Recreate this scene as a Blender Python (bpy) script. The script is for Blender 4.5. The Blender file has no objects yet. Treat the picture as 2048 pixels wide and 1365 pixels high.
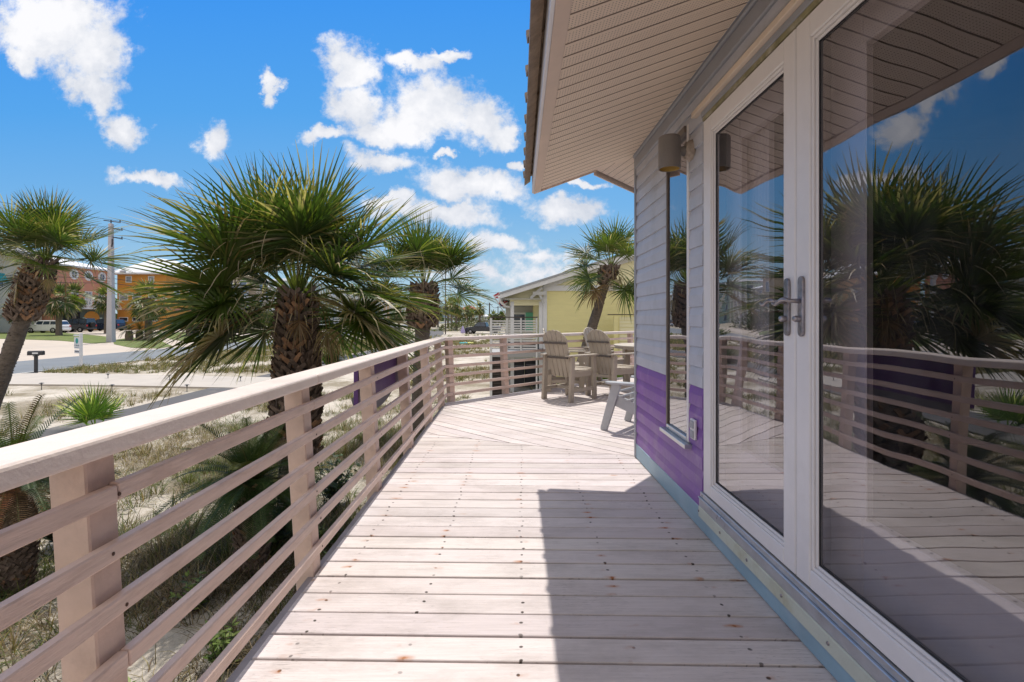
import bpy, bmesh, math, random
import numpy as np
from mathutils import Vector, Matrix, noise as mnoise

random.seed(7)
sc = bpy.context.scene
COL = sc.collection
R = math.radians
PI = math.pi

# ------------------------------------------------------------------ camera constants
H = 1.185            # eye height over the deck
F = 1024.0           # focal length in photo pixels
CX, CY = 1022.0, 637.0

def ss(a, b, x):
    t = max(0.0, min(1.0, (x - a) / (b - a)))
    return t * t * (3 - 2 * t)

def g(x, y):
    """terrain height (deck top is z = 0)"""
    z = -1.62 + 0.15 * ss(12, 26, math.hypot(x, y))
    z += 0.62 * ss(-34, -56, x)
    z += 0.62 * ss(50, 130, y)
    return min(z, -0.72) if z > -0.72 else z

def gp(px, py, off=0.0):
    """the point of the terrain seen at a photo pixel"""
    dx, dz = (px - CX) / F, -(py - CY) / F
    y = 2.0
    while y < 900:
        z = H + dz * y
        if z <= g(dx * y, y):
            break
        y *= 1.003
    return (dx * y, y, g(dx * y, y) + off)

def at(px, py, y):
    return ((px - CX) / F * y, y, H - (py - CY) / F * y)

# ------------------------------------------------------------------ materials
def new_mat(name):
    m = bpy.data.materials.new(name)
    m.use_nodes = True
    nt = m.node_tree
    nt.nodes.clear()
    out = nt.nodes.new('ShaderNodeOutputMaterial')
    return m, nt, out

def N(nt, typ, **kw):
    n = nt.nodes.new(typ)
    for k, v in kw.items():
        if k.startswith('i_'):
            key = k[2:]
            key = int(key) if key.isdigit() else key.replace('_', ' ')
            n.inputs[key].default_value = v
        else:
            setattr(n, k, v)
    return n

def math_n(nt, op, a, b=None, c=None, clamp=False):
    n = nt.nodes.new('ShaderNodeMath'); n.operation = op; n.use_clamp = clamp
    for i, v in enumerate((a, b, c)):
        if v is None: continue
        if isinstance(v, (int, float)): n.inputs[i].default_value = v
        else: nt.links.new(v, n.inputs[i])
    return n.outputs[0]

def mixc(nt, fac, a, b, mode='MIX'):
    n = nt.nodes.new('ShaderNodeMix'); n.data_type = 'RGBA'; n.blend_type = mode
    for sock, v in ((n.inputs[0], fac), (n.inputs[6], a), (n.inputs[7], b)):
        if isinstance(v, (int, float)): sock.default_value = v
        elif isinstance(v, tuple): sock.default_value = (v[0], v[1], v[2], 1)
        else: nt.links.new(v, sock)
    return n.outputs[2]

def noise_n(nt, vec, scale, detail=4, rough=.6, out='Fac', dist=0):
    n = N(nt, 'ShaderNodeTexNoise')
    n.inputs['Scale'].default_value = scale
    n.inputs['Detail'].default_value = detail
    n.inputs['Roughness'].default_value = rough
    n.inputs['Distortion'].default_value = dist
    nt.links.new(vec, n.inputs['Vector'])
    return n.outputs[out]

def ramp(nt, fac, stops):
    n = N(nt, 'ShaderNodeMapRange')
    (a, x), (b, y) = stops
    n.inputs['From Min'].default_value = a; n.inputs['From Max'].default_value = b
    n.inputs['To Min'].default_value = x; n.inputs['To Max'].default_value = y
    nt.links.new(fac, n.inputs['Value'])
    return n.outputs[0]

def coords(nt, stretch=(1, 1, 1), rot=0.0, kind='Object'):
    tc = N(nt, 'ShaderNodeTexCoord')
    mp = N(nt, 'ShaderNodeMapping')
    mp.inputs['Scale'].default_value = stretch
    mp.inputs['Rotation'].default_value = (0, 0, rot)
    nt.links.new(tc.outputs[kind], mp.inputs['Vector'])
    return mp.outputs[0]

def M(name, base, rough=.6, var=.18, scale=6, bump=.15, bscale=60, stretch=(1, 1, 1), metal=0.0, dirt=None, dirt_amt=.5,
      dirt_scale=2.5, spec=.4, attr=False, rot=0.0):
    m, nt, out = new_mat(name)
    v = coords(nt, stretch, rot)
    p = N(nt, 'ShaderNodeBsdfPrincipled')
    p.inputs['Roughness'].default_value = rough
    p.inputs['Metallic'].default_value = metal
    p.inputs['Specular IOR Level'].default_value = spec
    n1 = noise_n(nt, v, scale, 6, .65)
    f = ramp(nt, n1, ((.3, 0), (.7, 1)))
    lo = tuple(c * (1 - var) for c in base); hi = tuple(min(1, c * (1 + var)) for c in base)
    c = mixc(nt, f, lo, hi)
    if dirt:
        n2 = noise_n(nt, coords(nt, tuple(.5 + .5 * s for s in stretch), rot), dirt_scale, 8, .7)
        df = ramp(nt, n2, ((.5, 0), (.72, dirt_amt)))
        c = mixc(nt, df, c, dirt)
    if attr:
        a = N(nt, 'ShaderNodeAttribute', attribute_name='col')
        c = mixc(nt, 1.0, c, a.outputs['Color'], 'MULTIPLY')
    nt.links.new(c, p.inputs['Base Color'])
    rr = ramp(nt, n1, ((.3, max(0, rough - .1)), (.7, min(1, rough + .1))))
    nt.links.new(rr, p.inputs['Roughness'])
    if bump:
        nb = noise_n(nt, v, bscale, 5, .6)
        b = N(nt, 'ShaderNodeBump'); b.inputs['Strength'].default_value = bump; b.inputs['Distance'].default_value = .01
        nt.links.new(nb, b.inputs['Height']); nt.links.new(b.outputs[0], p.inputs['Normal'])
    nt.links.new(p.outputs[0], out.inputs[0])
    return m

def leaf_mat(name, trans=.3, rough=.45, spec=.5):
    m, nt, out = new_mat(name)
    a = N(nt, 'ShaderNodeAttribute', attribute_name='col')
    v = coords(nt)
    n1 = noise_n(nt, v, 9, 4)
    c = mixc(nt, 1.0, a.outputs['Color'], mixc(nt, n1, (.6, .6, .6), (1.35, 1.3, 1.2)), 'MULTIPLY')
    p = N(nt, 'ShaderNodeBsdfPrincipled')
    p.inputs['Roughness'].default_value = rough
    p.inputs['Specular IOR Level'].default_value = spec
    nt.links.new(c, p.inputs['Base Color'])
    t = N(nt, 'ShaderNodeBsdfTranslucent')
    c2 = mixc(nt, 1.0, c, (1.3, 1.5, .5), 'MULTIPLY')
    nt.links.new(c2, t.inputs['Color'])
    mx = N(nt, 'ShaderNodeMixShader'); mx.inputs[0].default_value = trans
    nt.links.new(p.outputs[0], mx.inputs[1]); nt.links.new(t.outputs[0], mx.inputs[2])
    nt.links.new(mx.outputs[0], out.inputs[0])
    return m

def glass_mat(name, tint=(.72, .74, .76), base_refl=.09, gain=1.5, wave=.004, refl=(.9, .9, .95)):
    m, nt, out = new_mat(name)
    tr = N(nt, 'ShaderNodeBsdfTransparent'); tr.inputs[0].default_value = (*tint, 1)
    gl = N(nt, 'ShaderNodeBsdfGlossy'); gl.inputs['Roughness'].default_value = 0.0; gl.inputs['Color'].default_value = (*refl, 1)
    fr = N(nt, 'ShaderNodeLayerWeight'); fr.inputs[0].default_value = .5
    f = math_n(nt, 'MULTIPLY_ADD', math_n(nt, 'POWER', fr.outputs['Facing'], 3.0), gain, base_refl, clamp=True)
    nb = noise_n(nt, coords(nt, (1, 1, .8)), 2.6, 1, .4)
    b = N(nt, 'ShaderNodeBump'); b.inputs['Strength'].default_value = 1; b.inputs['Distance'].default_value = wave
    nt.links.new(nb, b.inputs['Height']); nt.links.new(b.outputs[0], gl.inputs['Normal'])
    mx = N(nt, 'ShaderNodeMixShader')
    nt.links.new(f, mx.inputs[0]); nt.links.new(tr.outputs[0], mx.inputs[1]); nt.links.new(gl.outputs[0], mx.inputs[2])
    # thin salt film and wipe marks
    df = N(nt, 'ShaderNodeBsdfDiffuse'); df.inputs[0].default_value = (.7, .7, .7, 1)
    sm = ramp(nt, noise_n(nt, coords(nt, (1, 2.2, .8)), 3.5, 7, .7), ((.42, .004), (.72, .035)))
    m2 = N(nt, 'ShaderNodeMixShader'); nt.links.new(sm, m2.inputs[0]); nt.links.new(mx.outputs[0], m2.inputs[1]); nt.links.new(df.outputs[0], m2.inputs[2])
    nt.links.new(m2.outputs[0], out.inputs[0])
    return m

def deck_mat(name, rot, nails=True):
    """worn pale paint on boards: grain along the board, grime, nail heads over the joists, rust runs"""
    m, nt, out = new_mat(name)
    v = coords(nt, (1, 1, 1), rot)
    vg = coords(nt, (1.2, 26, 1), rot)
    p = N(nt, 'ShaderNodeBsdfPrincipled'); p.inputs['Roughness'].default_value = .62
    p.inputs['Specular IOR Level'].default_value = .3
    a = N(nt, 'ShaderNodeAttribute', attribute_name='col')
    c = mixc(nt, ramp(nt, noise_n(nt, vg, 3, 6, .7), ((.35, 0), (.65, 1))), (.60, .53, .505), (.70, .625, .60))
    c = mixc(nt, 1.0, c, a.outputs['Color'], 'MULTIPLY')
    # broad scuffed grime
    gr = noise_n(nt, coords(nt, (1.1, 2.6, 1), rot), 1.7, 9, .72)
    c = mixc(nt, ramp(nt, gr, ((.47, 0), (.72, .66))), c, (.37, .32, .29))
    # hairline cracks in the paint, along the grain
    ck = noise_n(nt, coords(nt, (1.6, 55, 1), rot), 2.2, 3, .5)
    ckl = ramp(nt, math_n(nt, 'ABSOLUTE', math_n(nt, 'SUBTRACT', ck, .5)), ((.004, .65), (.011, 0)))
    c = mixc(nt, math_n(nt, 'MULTIPLY', ckl, ramp(nt, noise_n(nt, v, 1.3, 3), ((.45, 0), (.6, 1)))), c, (.22, .18, .16))
    # fine paint chips along the grain
    ch = noise_n(nt, coords(nt, (7, 46, 1), rot), 3.0, 5, .75)
    c = mixc(nt, math_n(nt, 'MULTIPLY', ramp(nt, ch, ((.64, 0), (.70, .75))), ramp(nt, gr, ((.36, .2), (.58, 1)))), c, (.17, .14, .12))
    if nails:
        sx = N(nt, 'ShaderNodeSeparateXYZ'); nt.links.new(v, sx.inputs[0])
        wob = noise_n(nt, coords(nt, (1, 1, 1), rot), 5.5, 2, .5, 'Color')
        sw = N(nt, 'ShaderNodeSeparateColor'); nt.links.new(wob, sw.inputs[0])
        xx = math_n(nt, 'ADD', sx.outputs[0], math_n(nt, 'MULTIPLY_ADD', sw.outputs[0], .07, -.035))
        yy = math_n(nt, 'ADD', sx.outputs[1], math_n(nt, 'MULTIPLY_ADD', sw.outputs[1], .03, -.015))
        fx = math_n(nt, 'PINGPONG', math_n(nt, 'ADD', xx, 8.2), .205)      # joists every 41 cm
        fy = math_n(nt, 'PINGPONG', math_n(nt, 'ADD', yy, 7.03), .0358)   # two nails a board
        def dots(rx, ry, lo, hi):
            d = math_n(nt, 'SQRT', math_n(nt, 'ADD', math_n(nt, 'POWER', math_n(nt, 'DIVIDE', fx, rx), 2), math_n(nt, 'POWER', math_n(nt, 'DIVIDE', fy, ry), 2)))
            return ramp(nt, d, ((hi, 0), (lo, 1)))
        nd = math_n(nt, 'MAXIMUM', math_n(nt, 'MINIMUM', dots(.0085, .0085, .6, 1.0), 1), 0)
        big = noise_n(nt, v, 3.7, 2, .5)
        nd = math_n(nt, 'MULTIPLY', nd, ramp(nt, big, ((.38, 0), (.52, 1))), clamp=True)
        c = mixc(nt, nd, c, (.055, .04, .032))
        halo = math_n(nt, 'MAXIMUM', math_n(nt, 'MINIMUM', dots(.05, .016, .0, 1.0), 1), 0)
        rs = noise_n(nt, v, 6.3, 3, .6)
        halo = math_n(nt, 'MULTIPLY', halo, ramp(nt, rs, ((.55, 0), (.64, .95))), clamp=True)
        c = mixc(nt, halo, c, (.42, .15, .035))
        # separate rust runs
        vo = N(nt, 'ShaderNodeTexVoronoi', feature='F1'); vo.inputs['Scale'].default_value = 1.0
        nt.links.new(coords(nt, (1.5, 4.0, 1), rot), vo.inputs['Vector'])
        dd = math_n(nt, 'ADD', vo.outputs['Distance'], math_n(nt, 'MULTIPLY', noise_n(nt, v, 45, 4), .05))
        rr = ramp(nt, dd, ((.085, 0), (.04, .8)))
        c = mixc(nt, math_n(nt, 'MAXIMUM', math_n(nt, 'MINIMUM', rr, .85), 0), c, (.40, .17, .05))
    nt.links.new(c, p.inputs['Base Color'])
    b = N(nt, 'ShaderNodeBump'); b.inputs['Strength'].default_value = .35; b.inputs['Distance'].default_value = .004
    nt.links.new(noise_n(nt, coords(nt, (3, 60, 1), rot), 3, 6, .7), b.inputs['Height'])
    nt.links.new(b.outputs[0], p.inputs['Normal'])
    nt.links.new(p.outputs[0], out.inputs[0])
    return m

def sand_mat():
    m, nt, out = new_mat('sand')
    v = coords(nt)
    p = N(nt, 'ShaderNodeBsdfPrincipled'); p.inputs['Roughness'].default_value = .95
    p.inputs['Specular IOR Level'].default_value = .1
    n1 = noise_n(nt, v, .9, 8, .65)
    c = mixc(nt, ramp(nt, n1, ((.35, 0), (.65, 1))), (.46, .405, .34), (.60, .545, .47))
    # litter and thin growth
    n2 = noise_n(nt, v, .33, 9, .72)
    c = mixc(nt, ramp(nt, n2, ((.44, 0), (.58, .85))), c, (.21, .175, .115))
    n3 = noise_n(nt, v, 34, 4, .7)
    c = mixc(nt, ramp(nt, n3, ((.58, 0), (.72, .55))), c, (.22, .185, .13))
    # far away the dunes turn green
    sx = N(nt, 'ShaderNodeSeparateXYZ'); nt.links.new(v, sx.inputs[0])
    far = ramp(nt, sx.outputs[1], ((90, 0), (200, .75)))
    far = math_n(nt, 'MINIMUM', math_n(nt, 'MAXIMUM', far, 0), .75)
    n4 = noise_n(nt, v, .04, 5, .6)
    c = mixc(nt, math_n(nt, 'MULTIPLY', far, ramp(nt, n4, ((.4, .4), (.6, 1)))), c, (.12, .14, .07))
    nt.links.new(c, p.inputs['Base Color'])
    b = N(nt, 'ShaderNodeBump'); b.inputs['Strength'].default_value = .8; b.inputs['Distance'].default_value = .05
    nt.links.new(noise_n(nt, v, 5, 9, .75), b.inputs['Height']); nt.links.new(b.outputs[0], p.inputs['Normal'])
    nt.links.new(p.outputs[0], out.inputs[0])
    return m

def soffit_mat():
    """vented vinyl: rows of little holes"""
    m, nt, out = new_mat('vented_soffit')
    tc = N(nt, 'ShaderNodeTexCoord')
    sx = N(nt, 'ShaderNodeSeparateXYZ'); nt.links.new(tc.outputs['Object'], sx.inputs[0])
    p = N(nt, 'ShaderNodeBsdfPrincipled'); p.inputs['Roughness'].default_value = .55
    a = math_n(nt, 'ADD', math_n(nt, 'MULTIPLY', sx.outputs[0], 1.0), 20)
    fy0 = math_n(nt, 'ADD', sx.outputs[1], 20)
    fx = math_n(nt, 'PINGPONG', a, .0065); fy = math_n(nt, 'PINGPONG', fy0, .0065)
    d = math_n(nt, 'SQRT', math_n(nt, 'ADD', math_n(nt, 'POWER', fx, 2), math_n(nt, 'POWER', fy, 2)))
    hole = math_n(nt, 'LESS_THAN', d, .0024)
    # only every panel pair is perforated
    seg = math_n(nt, 'PINGPONG', math_n(nt, 'ADD', sx.outputs[1], 20.0 + .02), .0508)
    ok = math_n(nt, 'GREATER_THAN', seg, .012)
    hole = math_n(nt, 'MULTIPLY', hole, ok)
    n1 = noise_n(nt, tc.outputs['Object'], 3, 4)
    c = mixc(nt, n1, (.80, .655, .52), (.88, .735, .59))
    c = mixc(nt, math_n(nt, 'MULTIPLY', hole, .75), c, (.12, .09, .07))
    nt.links.new(c, p.inputs['Base Color'])
    nt.links.new(p.outputs[0], out.inputs[0])
    return m

MT = {}
MT['deck_near'] = deck_mat('deck_paint', R(1.15))
MT['deck_far'] = deck_mat('deck_paint_angled', R(45), False)
MT['rail'] = M('rail_paint', (.68, .515, .43), .5, .14, 4, .25, 40, (1, 1, 1), dirt=(.30, .21, .17), dirt_amt=.45, dirt_scale=3.5)
MT['cap'] = M('cap_paint', (.76, .65, .58), .42, .08, 4, .2, 50, dirt=(.50, .37, .30), dirt_amt=.4, dirt_scale=4)
MT['railh'] = M('rail_bar_paint', (.70, .53, .445), .45, .12, 5, .35, 14, (.9, .9, 9), dirt=(.40, .25, .185), dirt_amt=.5, dirt_scale=5); MT['rust'] = M('rusty_screw', (.09, .05, .035), .8, .3, 20, 0); MT['rim'] = M('rim_board', (.30, .27, .27), .7, .2, 6, .2)
MT['sid_g'] = M('grey_vinyl_siding', (.47, .48, .53), .5, .07, 5, .06, 40, (1, 1.5, 1), dirt=(.32, .32, .33), dirt_amt=.5, dirt_scale=3)
MT['sid_p'] = M('purple_vinyl_siding', (.20, .085, .33), .45, .16, 4, .05, 40, (1, 1.5, 1), dirt=(.36, .25, .44), dirt_amt=.55, dirt_scale=3.5)
MT['trim_g'] = M('grey_trim', (.30, .31, .34), .5, .08, 5, .05)
MT['base_b'] = M('blue_base_board', (.27, .40, .47), .5, .15, 3, .1, dirt=(.45, .50, .52), dirt_amt=.5)
MT['sill_y'] = M('pale_sill_board', (.55, .57, .48), .5, .12, 5, .1, dirt=(.30, .26, .14), dirt_amt=.55, dirt_scale=5)
MT['frame'] = M('door_frame_vinyl', (.72, .69, .685), .38, .05, 4, .04, 30, dirt=(.40, .38, .35), dirt_amt=.25, dirt_scale=4)
MT['inner'] = M('inner_door_paint', (.50, .43, .445), .5, .05, 4, .03)
MT['mildew'] = M('mildewed_trim', (.24, .22, .12), .7, .35, 14, .2, dirt=(.5, .46, .38), dirt_amt=.7, dirt_scale=9)
MT['header'] = M('header_strip', (.70, .58, .47), .5, .08, 5, .05)
MT['soffit'] = soffit_mat(); MT['groove'] = M('soffit_groove', (.26, .20, .155), .7, .1, 5, 0)
MT['fascia'] = M('fascia_metal', (.70, .56, .46), .45, .07, 4, .04)
MT['fascia_w'] = M('fascia_edge', (.62, .62, .66), .4, .06, 4, .04)
MT['roofm'] = M('roof_metal_edge', (.27, .20, .14), .5, .3, 18, .2, dirt=(.14, .09, .06), dirt_amt=.8, dirt_scale=12)
MT['alu'] = M('aluminium', (.55, .56, .58), .35, .12, 12, .1, metal=.7)
MT['bronze'] = M('bronze_frame', (.16, .13, .11), .45, .15, 8, .05)
MT['pewter'] = M('corroded_pewter', (.30, .28, .30), .38, .5, 22, .3, 60, metal=.75, dirt=(.33, .26, .18), dirt_amt=.7, dirt_scale=20)
MT['lampg'] = M('lamp_taupe', (.20, .18, .165), .45, .1, 8, .08)
MT['gold'] = M('lamp_gold', (.55, .38, .12), .35, .15, 10, .05, metal=.4)
MT['caulk'] = M('old_caulk', (.42, .35, .29), .8, .35, 20, .5)
MT['black'] = M('black_rubber', (.02, .02, .022), .6, .2, 8, .05)
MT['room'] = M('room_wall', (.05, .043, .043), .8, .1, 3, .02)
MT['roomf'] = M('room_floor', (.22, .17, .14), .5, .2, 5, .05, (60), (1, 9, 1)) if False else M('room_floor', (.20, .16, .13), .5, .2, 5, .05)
MT['glass'] = glass_mat('door_glass', tint=(.76, .77, .79), base_refl=.17, gain=.85, wave=.0022)
MT['glass_w'] = glass_mat('window_glass', base_refl=.22, gain=.75, wave=.0015, tint=(.5, .52, .55))
MT['glass_d'] = M('dark_window', (.03, .045, .07), .08, .3, 1.5, .0, spec=.9)
MT['glass_b'] = M('blue_window', (.10, .16, .24), .1, .3, 1.5, .0, spec=.9)
MT['glass_l'] = M('curtained_window', (.30, .34, .38), .15, .3, 1.5, .0, spec=.9)
MT['tan'] = M('tan_poly_lumber', (.41, .355, .285), .55, .08, 6, .12, 70, dirt=(.30, .235, .16), dirt_amt=.4)
MT['tan2'] = M('pale_poly_lumber', (.50, .44, .36), .55, .08, 6, .12, 70)
MT['brace'] = M('dark_brace', (.12, .10, .085), .6, .1, 6, .1); MT['greyp'] = M('grey_poly_lumber', (.40, .41, .42), .5, .08, 6, .1, 70)  # dark brace tone also stands for the shadow lines under the braces
MT['leaf'] = leaf_mat('palm_leaf', .36)
MT['cycad'] = leaf_mat('cycad_leaf', .12, .5, .25)
MT['grass'] = leaf_mat('grass_blade', .25, .6, .2)
MT['boot'] = M('palm_boots', (.165, .125, .095), .85, .35, 14, .6, 50, attr=True)
MT['bark'] = M('palm_bark', (.15, .12, .095), .9, .35, 12, .9, 25, (1, 1, 2.2), attr=False)
MT['sand'] = sand_mat()
MT['asphalt'] = M('asphalt', (.17, .185, .20), .85, .12, .5, .3, 40, dirt=(.28, .27, .25), dirt_amt=.4, dirt_scale=.4)
MT['asphalt2'] = M('bike_path_asphalt', (.11, .105, .105), .9, .15, 1, .3, 60, dirt=(.3, .27, .23), dirt_amt=.5, dirt_scale=1)
MT['conc'] = M('beige_concrete', (.50, .43, .36), .85, .07, .3, .25, 30, dirt=(.40, .33, .26), dirt_amt=.3, dirt_scale=.25)
MT['conc2'] = M('driveway_concrete', (.46, .415, .365), .9, .08, .8, .25, 40, dirt=(.36, .31, .26), dirt_amt=.4, dirt_scale=.6)
MT['lawn'] = M('lawn_grass', (.115, .15, .035), .9, .4, 1.5, .8, 20, dirt=(.24, .22, .09), dirt_amt=.7, dirt_scale=.8)
MT['pole'] = M('concrete_pole', (.44, .43, .46), .8, .06, 2, .1)
MT['white'] = M('white_paint', (.72, .72, .72), .5, .05, 4, .05)
MT['line'] = M('road_line', (.62, .62, .58), .7, .1, 4, .05)
MT['dwood'] = M('dark_wood', (.07, .055, .05), .8, .3, 8, .2)
MT['metal_d'] = M('dark_metal', (.04, .04, .045), .5, .2, 8, .05)
MT['purple'] = M('purple_board', (.095, .035, .17), .4, .12, 3, .05)
MT['greyb'] = M('grey_board', (.16, .16, .18), .6, .12, 3, .05)
MT['hedge'] = leaf_mat('hedge_leaf', .15, .5, .3)

# ------------------------------------------------------------------ object helpers
def tag(o, label=None, cat=None, group=None, kind=None):
    if label: o['label'] = label
    if cat: o['category'] = cat
    if group: o['group'] = group
    if kind: o['kind'] = kind
    return o

def thing(name, label, cat, loc=(0, 0, 0), rz=0.0, group=None):
    o = bpy.data.objects.new(name, None)
    o.empty_display_size = .2
    COL.objects.link(o)
    o.location = loc; o.rotation_euler = (0, 0, rz)
    return tag(o, label, cat, group)

def dup(root, loc, rz, label=None, group=None, scale=None):
    r = root.copy(); COL.objects.link(r); r.location = loc; r.rotation_euler = (0, 0, rz)
    if scale: r.scale = (scale,) * 3
    if label: r['label'] = label
    if group: r['group'] = group
    for ch in list(root.children):
        c = ch.copy(); COL.objects.link(c); c.parent = r
        for gch in list(ch.children):
            d = gch.copy(); COL.objects.link(d); d.parent = c
    return r

class MB:
    """collects shapes, then links them as one mesh object"""
    def __init__(s):
        s.v = []; s.f = []; s.c = []; s.mi = []; s.cur = (1, 1, 1); s.m = 0
    def add(s, vs, fs):
        b = len(s.v)
        s.v.extend([tuple(v) for v in vs])
        s.c.extend([s.cur] * len(vs))
        for f in fs:
            s.f.append(tuple(i + b for i in f)); s.mi.append(s.m)
    def hexa(s, p):
        s.add(p, [(0, 3, 2, 1), (4, 5, 6, 7), (0, 1, 5, 4), (1, 2, 6, 5), (2, 3, 7, 6), (3, 0, 4, 7)])
    def box(s, x0, x1, y0, y1, z0, z1):
        s.hexa([(x0, y0, z0), (x1, y0, z0), (x1, y1, z0), (x0, y1, z0), (x0, y0, z1), (x1, y0, z1), (x1, y1, z1), (x0, y1, z1)])
    def bar(s, a, b, w, h, up=(0, 0, 1), w2=None, h2=None):
        a = Vector(a); b = Vector(b); d = (b - a).normalized(); up = Vector(up)
        sd = d.cross(up)
        if sd.length < 1e-4: sd = d.cross(Vector((1, 0, 0)))
        sd.normalize(); u = sd.cross(d)
        w2 = w if w2 is None else w2; h2 = h if h2 is None else h2
        q = []
        for p, ww, hh in ((a, w, h), (b, w2, h2)):
            q += [p - sd * ww / 2 - u * hh / 2, p + sd * ww / 2 - u * hh / 2, p + sd * ww / 2 + u * hh / 2, p - sd * ww / 2 + u * hh / 2]
        s.hexa(q)
    def prism(s, poly, ax, a, b):
        """poly: 2D points; ax: axis of extrusion (0,1,2)"""
        n = len(poly)
        def mk(t, u, v): 
            return [(t, u, v), (u, t, v), (u, v, t)][ax]
        vs = [mk(a, u, v) for u, v in poly] + [mk(b, u, v) for u, v in poly]
        fs = [tuple(range(n))[::-1], tuple(range(n, 2 * n))]
        for i in range(n):
            j = (i + 1) % n
            fs.append((i, j, n + j, n + i))
        s.add(vs, fs)
    def tube(s, pts, rad, n=8, cap=True):
        pts = [Vector(p) for p in pts]
        if not isinstance(rad, (list, tuple)): rad = [rad] * len(pts)
        vs = []; fs = []
        prev = None
        for i, p in enumerate(pts):
            d = (pts[min(i + 1, len(pts) - 1)] - pts[max(i - 1, 0)]).normalized()
            if prev is None:
                a = d.orthogonal().normalized()
            else:
                a = (prev - d * prev.dot(d)).normalized()
            prev = a
            b = d.cross(a)
            for k in range(n):
                t = 2 * PI * k / n
                vs.append(p + (a * math.cos(t) + b * math.sin(t)) * rad[i])
        for i in range(len(pts) - 1):
            for k in range(n):
                k2 = (k + 1) % n
                fs.append((i * n + k, i * n + k2, (i + 1) * n + k2, (i + 1) * n + k))
        if cap:
            fs.append(tuple(range(n))[::-1]); fs.append(tuple((len(pts) - 1) * n + k for k in range(n)))
        s.add(vs, fs)
    def lathe(s, prof, c=(0, 0, 0), n=20, axis='z'):
        vs = []; fs = []
        for r, z in prof:
            for k in range(n):
                t = 2 * PI * k / n
                x, y = r * math.cos(t), r * math.sin(t)
                v = {'z': (x, y, z), 'x': (z, x, y), 'y': (x, z, y)}[axis]
                vs.append((v[0] + c[0], v[1] + c[1], v[2] + c[2]))
        for i in range(len(prof) - 1):
            for k in range(n):
                k2 = (k + 1) % n
                fs.append((i * n + k, i * n + k2, (i + 1) * n + k2, (i + 1) * n + k))
        s.add(vs, fs)
    def build(s, name, mat, parent=None, bevel=0.0, smooth=False, label=None, segs=1):
        me = bpy.data.meshes.new(name)
        me.from_pydata([tuple(map(float, v)) for v in s.v], [], s.f)
        mats = mat if isinstance(mat, (list, tuple)) else [mat]
        for m in mats: me.materials.append(m)
        if len(mats) > 1: me.polygons.foreach_set('material_index', s.mi)
        ca = me.color_attributes.new('col', 'FLOAT_COLOR', 'POINT')
        arr = np.ones((len(s.v), 4), dtype=np.float32)
        if s.c: arr[:, :3] = np.array(s.c, dtype=np.float32)
        ca.data.foreach_set('color', arr.ravel())
        if smooth:
            me.polygons.foreach_set('use_smooth', [True] * len(me.polygons))
        me.update()
        o = bpy.data.objects.new(name, me)
        COL.objects.link(o)
        if bevel:
            bm = bmesh.new(); bm.from_mesh(me)
            bmesh.ops.recalc_face_normals(bm, faces=bm.faces)
            bm.to_mesh(me); bm.free()
            md = o.modifiers.new('bevel', 'BEVEL'); md.width = bevel; md.segments = segs; md.limit_method = 'ANGLE'
        if parent: o.parent = parent
        if label: o['label'] = label
        return o

def vary(c, a=.15, hue=.05):
    k = 1 + random.uniform(-a, a)
    return tuple(max(0.0, x * k * (1 + random.uniform(-hue, hue))) for x in c)

# ------------------------------------------------------------------ ground
def build_ground():
    xs = sorted(set([round(v, 3) for v in
        list(np.arange(-16, 12.01, .3)) + list(np.arange(-70, -16, 1.5)) + list(np.arange(12, 60, 2)) + [-3000, -1500, -800, -400, -200, -120, -90, 90, 150, 300, 700, 1500, 3000]]))
    ys = sorted(set([round(v, 3) for v in
        list(np.arange(-4, 26, .3)) + list(np.arange(26, 140, 1.5)) + [-400, -100, -40, -15, 160, 190, 230, 300, 450, 700, 1200, 2200, 3500]]))
    vs = []
    for y in ys:
        for x in xs:
            d = math.hypot(x, y)
            a = .10 * (1 - ss(10, 22, d)) + .012
            if x < -29: a = 0
            n = mnoise.fractal(Vector((x * .55, y * .55, 0)), 1.0, 2.0, 4)
            vs.append((x, y, g(x, y) + a * n))
    nx = len(xs)
    fs = [(j * nx + i, j * nx + i + 1, (j + 1) * nx + i + 1, (j + 1) * nx + i) for j in range(len(ys) - 1) for i in range(nx - 1)]
    b = MB(); b.add(vs, fs)
    o = b.build('ground', MT['sand'], smooth=True)
    tag(o, 'pale sandy ground with thin dry growth reaching the horizon', 'ground', kind='structure')

def patch(name, poly, mat, off, label, cell=3.0, cat='ground', kind='structure', parent=None):
    bm = bmesh.new()
    f = bm.faces.new([bm.verts.new((p[0], p[1], 0)) for p in poly])
    x0 = min(p[0] for p in poly); x1 = max(p[0] for p in poly); y0 = min(p[1] for p in poly); y1 = max(p[1] for p in poly)
    for ax, lo, hi in ((0, x0, x1), (1, y0, y1)):
        t = lo + cell
        while t < hi:
            co = (t, 0, 0) if ax == 0 else (0, t, 0)
            no = (1, 0, 0) if ax == 0 else (0, 1, 0)
            bmesh.ops.bisect_plane(bm, geom=bm.verts[:] + bm.edges[:] + bm.faces[:], plane_co=co, plane_no=no)
            t += cell
    for v in bm.verts: v.co.z = g(v.co.x, v.co.y) + off
    bmesh.ops.recalc_face_normals(bm, faces=bm.faces)
    for f_ in bm.faces:
        if f_.normal.z < 0: f_.normal_flip()
    be = [e_ for e_ in bm.edges if e_.is_boundary]
    ex_ = bmesh.ops.extrude_edge_only(bm, edges=be)
    for v in ex_['geom']:
        if isinstance(v, bmesh.types.BMVert): v.co.z -= .3
    me = bpy.data.meshes.new(name); bm.to_mesh(me); bm.free()
    me.materials.append(mat)
    o = bpy.data.objects.new(name, me); COL.objects.link(o)
    if parent: o.parent = parent
    else: tag(o, label, cat, kind=kind)
    return o

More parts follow.
